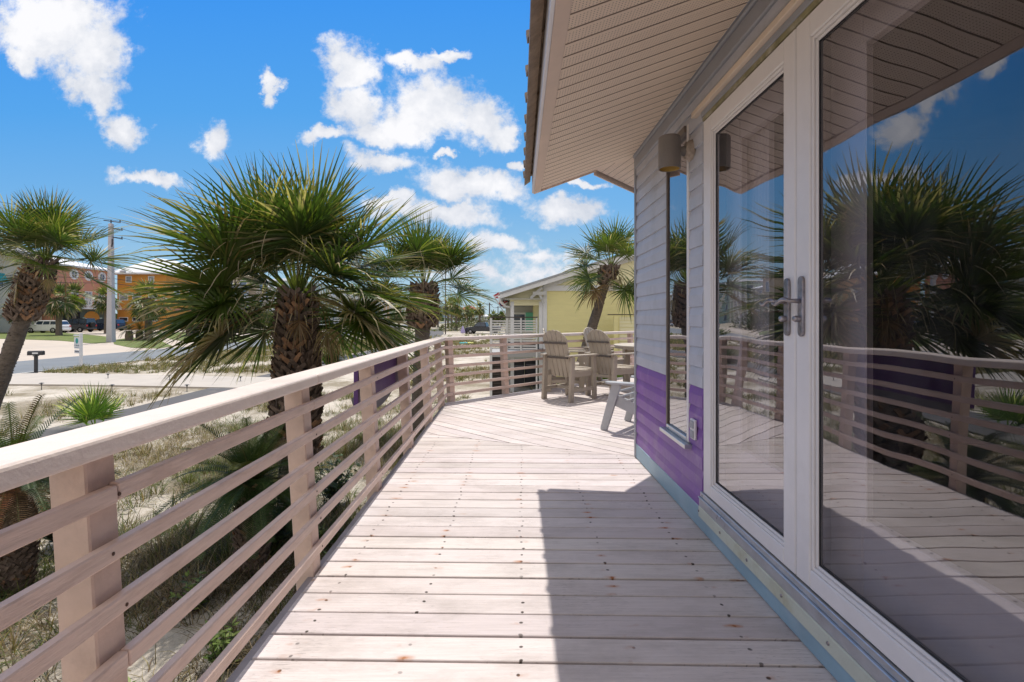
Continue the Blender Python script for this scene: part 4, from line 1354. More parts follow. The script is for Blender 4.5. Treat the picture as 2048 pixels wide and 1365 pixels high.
def bush_round(name, label, px, py, w, h, pal, seed, n=900, cat='bush', spike=False, wid=.02, group=None):
    rng = random.Random(seed)
    p = gp(px, py)
    t = thing(name, label, cat, p, 0, group)
    vg = Veg()
    for _ in range(n):
        a = rng.uniform(0, 2 * PI); u = rng.uniform(-.05, 1); rr = math.sqrt(max(0, 1 - u * u)) * (1 + .18 * math.sin(a * 3 + seed) + .12 * math.sin(a * 7))
        k = rng.uniform(.75, 1.03)
        q = Vector((math.cos(a) * rr * w * k, math.sin(a) * rr * w * k, max(0, u) * h * k))
        d = (q / max(.1, q.length) + Vector((rng.uniform(-.6, .6), rng.uniform(-.6, .6), rng.uniform(-.3, .7)))).normalized()
        if spike:
            o = Vector((rng.uniform(-.1, .1), rng.uniform(-.1, .1), 0)) * w
            d = (Vector((math.cos(a) * rr, math.sin(a) * rr, max(.05, u) + .25))).normalized()
            L = h * rng.uniform(.8, 1.15); c = vary(rng.choice(pal), .2)
            m = o + d * L * .6; z = m + (d + Vector((0, 0, -.5))).normalized() * L * .4
            vg.strip([o, m, z], d.cross(Vector((0, 0, 1))).normalized(), [wid, wid * .8, .004], [c, c, c])
        else:
            sd = d.cross(Vector((rng.uniform(-1, 1), rng.uniform(-1, 1), 1))).normalized(); c = vary(rng.choice(pal), .35)
            l_ = wid * rng.uniform(2, 4)
            vg.strip([q, q + d * l_ * .5, q + d * l_], sd, [wid * .6, wid * 1.5, .01], [c, c, c])
    vg.build('foliage', MT['hedge'], t)
    return t
bush_round('grass_clump', 'round dark green clump of grass left of the thin young palm', 664, 728, 1.0, .95, [(.06, .09, .03), (.09, .12, .04)], 5, 900, 'bush', True, .03)
bush_round('shrub', 'low leafy shrub at the foot of the thin young palm', 650, 672, 2.2, 1.1, GR, 6, 500, wid=.10)
bush_round('hedge', 'long rounded dark green hedge in front of the grey condos', 440, 657, 6.5, 3.0, [(.04, .07, .022), (.055, .09, .03)], 7, 2600, 'hedge', wid=.16)
bush_round('hedge', 'right hand end of the rounded hedge, next to the big palm trunk', 520, 659, 6.0, 2.7, [(.04, .07, .022), (.055, .09, .03)], 8, 2400, 'hedge', wid=.16)
bush_round('shrub', 'flat bright green dune shrub beside the asphalt path far off', 785, 672, 3.2, .9, [(.12, .17, .05)], 9, 500, wid=.12)

# ------------------------------------------------------------------ buildings
class Facade:
    """local frame: origin o, along u, outward n, up z"""
    def __init__(s, o, u, n): s.o = Vector(o); s.u = Vector(u); s.n = Vector(n)
    def box(s, mb, a0, a1, z0, z1, d0, d1):
        p = [s.o + s.u * a + s.n * d + Vector((0, 0, z)) for z in (z0, z1) for a, d in ((a0, d0), (a1, d0), (a1, d1), (a0, d1))]
        mb.hexa(p)
def add_window(fc, root, a0, a1, z0, z1, mats=('glass_d', 'white'), mull=1, name='window', fr=.10):
    b = MB()
    fc.box(b, a0 - fr, a1 + fr, z1, z1 + fr, .002, .07); fc.box(b, a0 - fr, a1 + fr, z0 - fr, z0, .002, .07)
    fc.box(b, a0 - fr, a0, z0, z1, .002, .07); fc.box(b, a1, a1 + fr, z0, z1, .002, .07)
    for k in range(mull):
        m = a0 + (a1 - a0) * (k + 1) / (mull + 1); fc.box(b, m - .03, m + .03, z0, z1, .002, .05)
    w = b.build(name, MT[mats[1]], root)
    b = MB(); fc.box(b, a0, a1, z0, z1, -.05, .02); b.build('pane', MT[mats[0]], w)
    return w
def wallmat(n, c, **k): 
    MT[n] = M(n, c, .8, .06, .5, .1, 10, dirt=tuple(x * .75 for x in c), dirt_amt=.3, dirt_scale=.4, **k)
wallmat('salmon', (.58, .27, .18)); wallmat('orange', (.58, .27, .055)); wallmat('cream', (.56, .53, .43))
wallmat('condo_grey', (.38, .38, .38)); wallmat('condo_beige', (.45, .38, .29)); wallmat('condo_mint', (.40, .52, .46)); wallmat('condo_pale', (.52, .52, .50))
wallmat('condo_peach', (.55, .42, .30)); wallmat('blue_wall', (.30, .42, .55)); wallmat('teal_roof', (.16, .30, .33)); wallmat('red_roof', (.28, .07, .06))
wallmat('roof_white', (.66, .67, .70)); wallmat('roof_grey', (.35, .36, .38)); wallmat('garage', (.015, .015, .018)); wallmat('teal', (.05, .32, .32))
wallmat('mint_shutter', (.16, .52, .40)); wallmat('greenwall', (.10, .13, .11))

def body(root, x0, x1, y0, y1, z0, z1, mat, name='wall'):
    b = MB(); b.box(x0, x1, y0, y1, z0, z1); return b.build(name, MT[mat], root)
def hip(root, x0, x1, y0, y1, z, h, mat, ov=.6, inset=None):
    b = MB(); x0 -= ov; x1 += ov; y0 -= ov; y1 += ov
    i = inset or min(x1 - x0, y1 - y0) / 2 * .98
    b.add([(x0, y0, z), (x1, y0, z), (x1, y1, z), (x0, y1, z), (x0 + i, y0 + i, z + h), (x1 - i, y0 + i, z + h), (x1 - i, y1 - i, z + h), (x0 + i, y1 - i, z + h)],
          [(0, 1, 5, 4), (1, 2, 6, 5), (2, 3, 7, 6), (3, 0, 4, 7), (4, 5, 6, 7), (3, 2, 1, 0)])
    b.box(x0, x1, y0, y1, z - .25, z - .001)
    return b.build('roof', MT[mat], root)

GZ = -.78
# salmon house
XF = -65.0
sh = thing('salmon_house', 'salmon pink three storey house with round windows and white balcony', 'house', (XF, 73, GZ))
body(sh, -12, 0, .3, 10.6, -.3, 9.7, 'salmon')
hip(sh, -12, 0, .3, 10.6, 9.75, 1.6, 'roof_white', .5)
fc = Facade((0, 0, 0), (0, 1, 0), (1, 0, 0))
for a in (3.1, 5.7, 8.3):
    b = MB(); b.lathe([(.50, .002), (.50, .12), (.78, .12), (.78, .002)], (0, a, 8.5), 20, 'x'); w = b.build('round_window', MT['white'], sh)
    b = MB(); b.lathe([(0, .05), (.5, .05)], (0, a, 8.5), 20, 'x'); b.build('pane', MT['glass_b'], w)
    b = MB(); b.box(.055, .10, a - .03, a + .03, 8.0, 9.0); b.box(.055, .10, a - .5, a + .5, 8.47, 8.53); b.build('muntin', MT['white'], w)
for a in (2.7, 5.2, 7.7): add_window(fc, sh, a, a + 1.1, 3.95, 6.0, ('glass_l', 'white'), 1, 'balcony_door')
b = MB(); b.box(.0, 1.6, .6, 10.4, 3.35, 3.62); bal = b.build('balcony', MT['white'], sh)
b = MB(); b.box(1.5, 1.6, .6, 10.4, 4.75, 4.85); b.box(1.5, 1.6, .6, 10.4, 3.70, 3.78)
k = .6
while k < 10.2:
    b.box(1.5, 1.6, k, k + .1, 3.62, 4.8)
    b.bar((1.55, k + .1, 3.75), (1.55, k + 1.05, 4.78), .06, .07); b.bar((1.56, k + .1, 4.78), (1.56, k + 1.05, 3.75), .06, .07)
    b.bar((1.55, k + .575, 3.75), (1.55, k + .575, 4.78), .05, .07)
    k += 1.08
b.build('lattice', MT['white'], bal)
b = MB(); fc.box(b, .9, 8.9, -.2, 3.3, .01, .06); b.build('ground_floor', MT['greenwall'], sh)
b = MB(); fc.box(b, 1.3, 4.1, -.2, 2.85, .062, .12); b.build('garage_opening', MT['garage'], sh)
b = MB()
pl = [(4.6, 1.9)] + [(6.3 + 1.5 * math.cos(t), 1.9 + 1.15 * math.sin(t)) for t in np.linspace(PI, 0, 10)] + [(8.1, 1.9), (8.1, -.2), (4.6, -.2)]
b.prism(pl, 0, .061, .10); b.build('arch', MT['orange'], sh)
for a in (5.1, 6.6): add_window(fc, sh, a, a + .9, .3, 2.1, ('glass_l', 'white'), 0, 'door')
for a in (4.55, 7.75): 
    b = MB(); fc.box(b, a, a + .45, .2, 2.1, .101, .16); b.build('shutter', MT['condo_mint'], sh)
# orange house
oh = thing('orange_house', 'orange ochre house with white hip roof beside the salmon house', 'house', (-64.6, 84, GZ))
body(oh, 0, 8, 0, 13, -.3, 9.3, 'orange'); hip(oh, 0, 8, 0, 13, 9.4, 2.9, 'roof_white', .9)
b = MB(); b.box(-.05, 8.05, -.06, 0, 3.3, 3.6); b.box(8, 8.06, -.06, 13, 3.3, 3.6); b.build('band', MT['salmon'], oh)
f2 = Facade((0, 0, 0), (1, 0, 0), (0, -1, 0))
for z0, hh in ((1.55, .5), (5.0, .9)):
    for a in (.4, 2.6, 5.2): add_window(f2, oh, a, a + 1.3, z0, z0 + hh, ('glass_d' if z0 < 3 else 'glass_l', 'white'), 0)
for a in (2, 6, 10): add_window(Facade((8, 0, 0), (0, 1, 0), (1, 0, 0)), oh, a, a + 1.3, 5, 6.6, ('glass_l', 'white'), 1)
for a in (1.5, 5.2): add_window(f2, oh, a, a + .8, 7.9, 8.8, ('glass_l', 'white'), 0)
# cream house
ch = thing('cream_house', 'cream stucco house with teal awning shutters at the left edge', 'house', (-65.5, 54, GZ))
body(ch, -12, 0, 0, 11.0, -.3, 10.8, 'cream'); hip(ch, -12, 0, 0, 18.9, 10.9, 2.2, 'roof_grey', .6)
body(ch, -12, -1.3, 11.001, 18.9, -.3, 10.8, 'cream')
f3 = Facade((-1.3, 0, 0), (0, 1, 0), (1, 0, 0)); f4 = Facade((0, 0, 0), (0, 1, 0), (1, 0, 0))
for (f_, a, z0) in ((f3, 16.2, 6.2), (f3, 12.2, 6.2)):
    w = add_window(f_, ch, a, a + 1.1, z0, z0 + 1.5, ('glass_b', 'white'), 0)
    b = MB(); p = [f_.o + f_.u * aa + f_.n * d + Vector((0, 0, z)) for (aa, d, z) in ((a - .1, .1, z0 + 1.6), (a + 1.2, .1, z0 + 1.6), (a + 1.2, .7, z0 + .45), (a - .1, .7, z0 + .45))]
    q = [v + Vector((.03, 0, .06)) for v in p]; b.hexa(p + q); b.build('awning_shutter', MT['teal'], w)
b = MB(); f4.box(b, 8.2, 10.6, -.2, 2.9, .01, .05); b.build('garage_opening', MT['garage'], ch)
b = MB(); f4.box(b, 10.3, 10.5, -.2, 3.0, .06, .2); b.box(0, .15, 7.6, 11, 2.95, 3.2); b.build('garage_trim', MT['condo_pale'], ch)

condos = [  # y0, y1, h, mat, roof, x front, label, storeys, columns
    (99, 117, 9.0, 'condo_grey', 'roof_grey', -60, 'grey condo block behind the rounded hedge', 3, 0),
    (118.5, 123, 11.5, 'condo_beige', 'condo_beige', -59, 'narrow beige stair tower between grey condos', 3, 0),
    (124, 142, 9.5, 'condo_grey', 'roof_white', -60, 'grey condo with tall white columns behind the beige tower', 3, 7),
    (147, 166, 12.5, 'condo_mint', 'roof_grey', -60, 'pale mint apartment block right of the big palm trunk', 4, 2),
    (171, 200, 12, 'condo_pale', 'roof_grey', -60, 'pale grey apartment block seen between the hanging fronds', 4, 5),
    (206, 240, 11, 'condo_beige', 'roof_grey', -60, 'beige apartment block far down the road', 3, 6),
    (248, 300, 10, 'condo_peach', 'roof_grey', -59, 'peach apartment row far down the road behind the parked cars', 3, 0)]
for (y0, y1, h, mt, rf, xf, lab, st, cols) in condos:
    r = thing('apartment_building', lab, 'apartment block', (xf, y0, GZ))
    W_ = y1 - y0
    body(r, -14, 0, 0, W_, -.3, h, mt); hip(r, -14, 0, 0, W_, h + .26, 1.3, rf, .5)
    fa = Facade((0, 0, 0), (0, 1, 0), (1, 0, 0)); fs = Facade((-14, 0, 0), (1, 0, 0), (0, -1, 0))
    sth = h / st
    nw = max(1, int(W_ / 3.4))
    for s_ in range(st):
        for k in range(nw):
            a = (k + .5) * W_ / nw - .65
            add_window(fa, r, a, a + 1.3, s_ * sth + .7, s_ * sth + sth * .78, ('glass_b', 'white'), 0)
        for k in range(3):
            add_window(fs, r, 1.8 + k * 4.2, 3.4 + k * 4.2, s_ * sth + .9, s_ * sth + sth * .78, ('glass_b', 'white'), 0)
    if W_ > 8:
        for s_ in range(1, st):
            b = MB(); b.box(0.08, 1.5, .3, W_ - .3, s_ * sth - .05, s_ * sth + .12); b.box(1.42, 1.5, .3, W_ - .3, s_ * sth + .95, s_ * sth + 1.05)
            kk = .5
            while kk < W_ - .4: b.box(1.43, 1.48, kk, kk + .05, s_ * sth + .12, s_ * sth + .95); kk += .45
            b.build('balcony', MT['white'], r)
    for k in range(cols):
        b = MB(); a = .8 + k * (W_ - 1.6) / max(1, cols - 1); b.box(1.6, 1.95, a - .18, a + .18, -.2, h); b.build('column', MT['white'], r)

def far_house(px0, px1, base_py, top_py, Y, wall, roof, rh, lab, stilts=True):
    x0 = (px0 - CX) / F * Y; x1 = (px1 - CX) / F * Y
    z0 = g(x0, Y); zt = H - (top_py - CY) / F * Y
    r = thing('distant_house', lab, 'house', (x0, Y, z0))
    W_ = x1 - x0; h = zt - z0 - rh
    lo = 2.4 if stilts else -.2
    body(r, 0, W_, 0, 9, lo, h, wall); hip(r, 0, W_, 0, 9, h + .26, rh, roof, .6)
    fs = Facade((0, 0, 0), (1, 0, 0), (0, -1, 0))
    n = max(2, int(W_ / 3))
    for lv in range(2):
        for k in range(n):
            a = (k + .5) * W_ / n - .6; zz = lo + .9 + lv * (h - lo) / 2
            add_window(fs, r, a, a + 1.2, zz, zz + (h - lo) / 2 * .45, ('glass_b', 'white'), 0)
    b = MB(); zz = lo + (h - lo) / 2; b.box(-.3, W_ + .3, -1.6, -.01, zz - .15, zz + .05); b.box(-.3, W_ + .3, -1.6, -1.5, zz + .9, zz + 1.0)
    b.box(-.3, W_ + .3, -1.6, -.01, lo - .15, lo + .05); b.box(-.3, W_ + .3, -1.6, -1.5, lo + .9, lo + 1.0); b.build('balcony', MT['white'], r)
    if stilts:
        for k in range(4):
            b = MB(); a = .2 + k * (W_ - .6) / 3; b.box(a, a + .3, .1, .4, -.3, lo - .001); b.build('stilt', MT['white'], r)
far_house(856, 890, 640, 606, 225, 'blue_wall', 'teal_roof', 1.8, 'distant blue beach house with teal roof behind the grove of palms')
far_house(922, 952, 640, 611, 250, 'condo_mint', 'red_roof', 2.2, 'distant mint beach house with dark red roof behind the grove of palms')
far_house(893, 912, 640, 622, 270, 'condo_pale', 'roof_grey', 1.5, 'small distant pale house between the blue and mint beach houses')
far_house(955, 977, 642, 628, 260, 'condo_pale', 'roof_white', 1.5, 'small distant white house left of the wooden poles', False)
far_house(810, 835, 643, 615, 240, 'condo_peach', 'roof_grey', 1.8, 'distant peach house left of the mid sized palm trunk')

# ------------------------------------------------------------------ yellow neighbour house
MT['yellow'] = M('yellow_siding', (.80, .73, .36), .7, .05, 2, .05, 20, (1, 1, 6))
MT['yellow_p'] = M('yellow_gable', (.82, .77, .50), .7, .05, 2, .05, 20, (1, 1, 6))
YY = 19.0
yh = thing('yellow_house', 'yellow single storey house with white gable trim and side porch', 'house', (0, YY, 0))
XL, XR = 1.2, 13.0
RS = .317
def zr(x): return 2.05 + RS * (x + .42)
b = MB()
b.box(XL, XR, 0, 9, -1.8, 2.2)
yw = b.build('wall', MT['yellow'], yh)
b = MB()
z = -1.5
while z < 2.15:
    b.prism([(0, z), (-.008, z), (-.002, z + .19), (0, z + .19)], 0, XL + .14, XR); z += .2
b.build('lap_siding', MT['yellow'], yh)
b = MB()
b.add([(XL, -.01, 2.2), (XR, -.01, 2.2), (XR, -.01, zr(XR) - .12), (XL, -.01, zr(XL) - .12)], [(0, 1, 2, 3)])
z = 2.42
while z < zr(XR):
    xs_ = max(XL + .14, (z + .25 - 2.05) / RS - .42)
    if xs_ < XR: b.box(xs_, XR, -.022, -.011, z, z + .012)
    z += .2
b.build('gable', MT['yellow_p'], yh)
b = MB(); b.box(XL + .13, XR, -.05, -.0225, 2.2, 2.40); b.box(XL - .02, XL + .13, -.05, -.0, -1.8, 2.5); b.box(XL - .02, XL - .0001, 0, 1, -1.8, 2.5); b.build('white_trim', MT['white'], yh)
# roof slab and rake trim
b = MB()
b.hexa([(-.42, -.45, zr(-.42)), (13.5, -.45, zr(13.5)), (13.5, 9.5, zr(13.5)), (-.42, 9.5, zr(-.42)),
        (-.42, -.45, zr(-.42) + .07), (13.5, -.45, zr(13.5) + .07), (13.5, 9.5, zr(13.5) + .07), (-.42, 9.5, zr(-.42) + .07)])
b.build('roof', MT['roof_grey'], yh)
b = MB()
b.hexa([(-.42, -.42, zr(-.42) - .16), (13.5, -.42, zr(13.5) - .2), (13.5, -.36, zr(13.5) - .2), (-.42, -.36, zr(-.42) - .16),
        (-.42, -.42, zr(-.42) - .002), (13.5, -.42, zr(13.5) - .002), (13.5, -.36, zr(13.5) - .002), (-.42, -.36, zr(-.42) - .002)])
b.box(-.41, -.36, -.36, 9.5, zr(-.42) - .17, zr(-.42) - .003)
b.hexa([(XL, -.075, zr(XL) - .30), (13.0, -.075, zr(13) - .30), (13, -.052, zr(13) - .30), (XL, -.052, zr(XL) - .30),
        (XL, -.075, zr(XL) - .02), (13.0, -.075, zr(13) - .02), (13, -.052, zr(13) - .02), (XL, -.052, zr(XL) - .02)])
b.build('rake_board', MT['white'], yh)
b = MB(); b.hexa([(-.40, -.34, zr(-.42) - .17), (XL - .03, -.34, zr(-.42) - .17), (XL - .03, -.02, zr(-.42) - .17), (-.40, -.02, zr(-.42) - .17),
        (-.40, -.34, zr(-.42) - .15), (XL - .03, -.34, zr(-.42) - .15), (XL - .03, -.02, zr(-.42) - .15), (-.40, -.02, zr(-.42) - .15)])
b.build('eave_soffit', MT['condo_pale'], yh)
b = MB()
b.add([(-.36, -.05, 1.90), (XL - .03, -.05, 1.90), (XL - .03, -.05, zr(XL) - .03), (-.36, -.05, zr(-.36) - .03)], [(0, 1, 2, 3)])
b.box(-.05, XL - .03, -.049, .06, 1.66, 1.9)
b.build('porch_gable', MT['yellow_p'], yh)
b = MB()
for x in (-.02, XL - .16): b.box(x, x + .13, -.06, .07, -1.7, 1.8)
b.build('porch_post', MT['white'], yh)
b = MB(); b.box(-.2, XL, -.5, 6, -.02, .06); b.build('porch_floor', MT['dwood'], yh)
b = MB(); b.tube([(-.45, -.44, 1.98), (-.40, -.40, 1.78), (-.2, -.2, 1.62), (-.03, -.07, 1.60)], .035, 8); b.build('downspout', MT['white'], yh, smooth=True)
# corbel bracket under the rake
b = MB(); b.bar((.72, -.2, 1.92), (1.15, -.2, 2.32), .10, .10); b.bar((1.2, -.2, 1.72), (1.0, -.2, 2.2), .09, .09); b.bar((.8, -.22, 2.1), (1.28, -.22, 2.1), .1, .12); b.build('bracket', MT['condo_pale'], yh)
fy = Facade((XL, 0, 0), (0, 1, 0), (-1, 0, 0))
add_window(fy, yh, .5, 1.4, .3, 1.7, ('glass_d', 'white'), 1)
# neighbour's side building with mint shutter seen through the porch
nb_ = thing('shuttered_cottage', 'small pale cottage with a mint green shutter seen through the yellow porch', 'cottage', (-.3, 28, 0))
body(nb_, -.0, 3.2, 0, 5, -1.7, 2.05, 'condo_pale'); hip(nb_, 0, 3.2, 0, 5, 2.06, .5, 'roof_grey', .2)
fn = Facade((0, 0, 0), (1, 0, 0), (0, -1, 0)); w = add_window(fn, nb_, .45, 1.05, .55, 1.4, ('glass_d', 'white'), 0)
b = MB(); fn.box(b, 1.1, 1.62, .5, 1.5, .08, .14); b.build('shutter', MT['mint_shutter'], nb_)

# white screen railing of the neighbour's side deck
YS = 17.0
sx0 = (982 - CX) / F * YS; sx1 = (1075 - CX) / F * YS
sf_ = thing('white_slat_screen', 'white horizontal slat screen on the side deck of the yellow house', 'fence', (0, YS, 0))
posts_ = [sx0, (1014 - CX) / F * YS, (1042 - CX) / F * YS, sx1 - .03]
for i, x in enumerate(posts_):
    b = MB(); w_ = .05 if i else .08; b.box(x - w_ / 2, x + w_ / 2, -.05, .05, -1.75 if i in (0, 3) else .1, 1.2); b.build('post', MT['white'], sf_)
for i in range(3):
    b = MB(); z = .16
    while z < 1.15: b.box(posts_[i] + .041, posts_[i + 1] - .026, -.02, .005, z, z + .042); z += .083
    b.build('slats', MT['white'], sf_)
b = MB(); b.box(sx0, sx1, -.07, .07, 1.201, 1.235); b.build('top_rail', MT['dwood'], sf_)
b = MB(); b.box(sx0, sx1 + .1, -.04, 2.0, -.10, .06); b.build('side_deck_floor', MT['condo_grey'], sf_)
b = MB(); z = -1.6
while z < -.15: b.box(sx0 + .05, sx0 + .36, -.03, .0, z, z + .05); z += .1
b.box(sx0 + .04, sx0 + .37, .03, .05, -1.7, -.1); b.build('louvred_skirt', MT['dwood'], sf_)
# slat screen right, low against the yellow wall
rs_ = thing('pale_slat_screen', 'pale yellow horizontal slat screen with dark top beside the slim palm', 'fence', (0, 18.2, 0))
b = MB(); z = -1.5
while z < 1.2: b.box(3.85, 6.5, -.02, .01, z, z + .1); z += .125
b.build('slats', MT['yellow_p'], rs_)
b = MB(); b.box(3.65, 3.80, -.06, .06, -1.7, 1.25); b.build('post', MT['yellow'], rs_)
b = MB(); b.box(3.45, 6.5, -.08, .08, 1.30, 1.33); b.build('top_rail', MT['dwood'], rs_)

# flag
fl = thing('flag', 'furled red and white striped flag on an angled pole beside the yellow house eave', 'flag', (0, 0, 0))
pA = Vector(at(1012, 632, 23)); pB = Vector(at(986, 590, 23))
b = MB(); b.tube([pA, pB], .025, 6); b.build('pole', MT['white'], fl)
MT['flag'] = None
m, nt, out = new_mat('striped_flag')
tc = N(nt, 'ShaderNodeAttribute', attribute_name='col'); p_ = N(nt, 'ShaderNodeBsdfPrincipled'); nt.links.new(tc.outputs['Color'], p_.inputs['Base Color']); p_.inputs['Roughness'].default_value = .8
nt.links.new(p_.outputs[0], out.inputs[0])
b = MB(); dd = (pB - pA); nrm_ = Vector((-dd.z, 0, dd.x)).normalized()
rows, cols_ = 7, 9
for i in range(cols_):
    for j in range(rows):
        def fp(u, v_):
            t = .42 + .56 * u
            return pA + dd * t + nrm_ * (-.04 - .34 * v_ + .06 * math.sin(u * 9 + v_ * 3)) + Vector((0, .09 * math.sin(u * 8 + v_ * 5), -.05 * v_))
        c_ = (.45, .03, .04) if (i + (j > 3)) % 2 == 0 else (.75, .72, .72)
        if i < 2 and j < 2: c_ = (.05, .07, .25)
        b.cur = c_
        q = [fp(i / cols_, j / rows), fp((i + 1) / cols_, j / rows), fp((i + 1) / cols_, (j + 1) / rows), fp(i / cols_, (j + 1) / rows)]
        b.add(q, [(0, 1, 2, 3)])
b.build('cloth', m, fl)
# bins, surfboard, umbrella
sb_ = thing('storage_box', 'dark plastic storage boxes standing on the sand under the neighbour deck', 'storage box', (1.0 * 20 / 20 * .1, 20.3, g(1, 20)))
b = MB(); b.box(.0, .42, 0, .6, 0, .95); b.box(.46, 1.0, .05, .62, 0, 1.05); b.box(-.02, .44, -.02, .62, .951, .985); b.build('box', MT['metal_d'], sb_, .02)
b = MB(); b.box(.02, .4, -.03, -.021, .8, .84); b.box(.5, .96, .02, .049, .85, .9); b.build('handle', MT['greyb'], sb_)
pp = gp(933, 689)
bd = thing('surfboard', 'teal and yellow surfboard lying on the sand beyond the railing corner', 'surfboard', pp, R(8))
b = MB()
for k in range(12):
    a0_ = -1 + k / 6; a1_ = -1 + (k + 1) / 6
    h0 = .28 * (1 - a0_ ** 4 * .98); h1 = .28 * (1 - a1_ ** 4 * .98)
    b.cur = (.05, .45, .5) if k < 7 else (.7, .7, .2)
    b.hexa([(a0_ * .75, -h0, .08), (a1_ * .75, -h1, .08), (a1_ * .75, h1, .12), (a0_ * .75, h0, .12), (a0_ * .75, -h0, .14), (a1_ * .75, -h1, .14), (a1_ * .75, h1, .18), (a0_ * .75, h0, .18)])
b.build('board', m, bd)
b = MB(); b.prism([(-.55, .0), (-.45, .0), (-.5, .09)], 1, -.01, .01); b.build('fin', MT['black'], bd)
pu = gp(925.5, 668.5)
um = thing('beach_umbrella', 'closed lavender beach umbrella standing in the far sand by a small dark bin', 'umbrella', pu)
MT['lav'] = M('lavender_cloth', (.42, .36, .60), .8, .15, 3, .1)
b = MB(); b.tube([(0, 0, -.1), (0, 0, 1.35)], .03, 6); b.build('pole', MT['white'], um)
b = MB(); b.lathe([(.34, .12), (.38, .3), (.24, .8), (.10, 1.15), (.03, 1.25)], n=9); b.v = [(x * (1 + .15 * math.sin(7 * i_)), y, z) for i_, (x, y, z) in enumerate(b.v)]; b.build('canopy', MT['lav'], um)
tcn = thing('trash_bin', 'small round dark bin beside the lavender umbrella', 'bin', gp(933, 668))
b = MB(); b.lathe([(0, 0), (.2, 0), (.24, .5), (.20, .62), (0, .66)], n=12); b.build('body', MT['metal_d'], tcn)
b = MB(); b.lathe([(.25, .50), (.26, .54), (.21, .63)], n=12); b.build('rim', MT['black'], tcn)
tc2 = thing('lawn_box', 'small dark utility box on the lawn island right of the two cycads', 'utility box', gp(422, 669))
b = MB(); b.box(-.4, .4, -.4, .4, 0, .75); b.build('body', MT['metal_d'], tc2, .05)
b = MB(); b.box(-.43, .43, -.43, .43, .7501, .85); b.build('lid', MT['black'], tc2, .04)
sp_ = thing('marker_stake', 'short dark stake in the dune grass right of the thin young palm', 'stake', gp(784, 695))
b = MB(); b.box(-.25, .25, -.25, .25, -.05, .95); b.build('body', MT['hedge'] if False else MT['greenwall'], sp_, .05)
b = MB(); b.box(-.28, .28, -.28, .28, .9501, 1.02); b.build('cap', MT['metal_d'], sp_, .02)

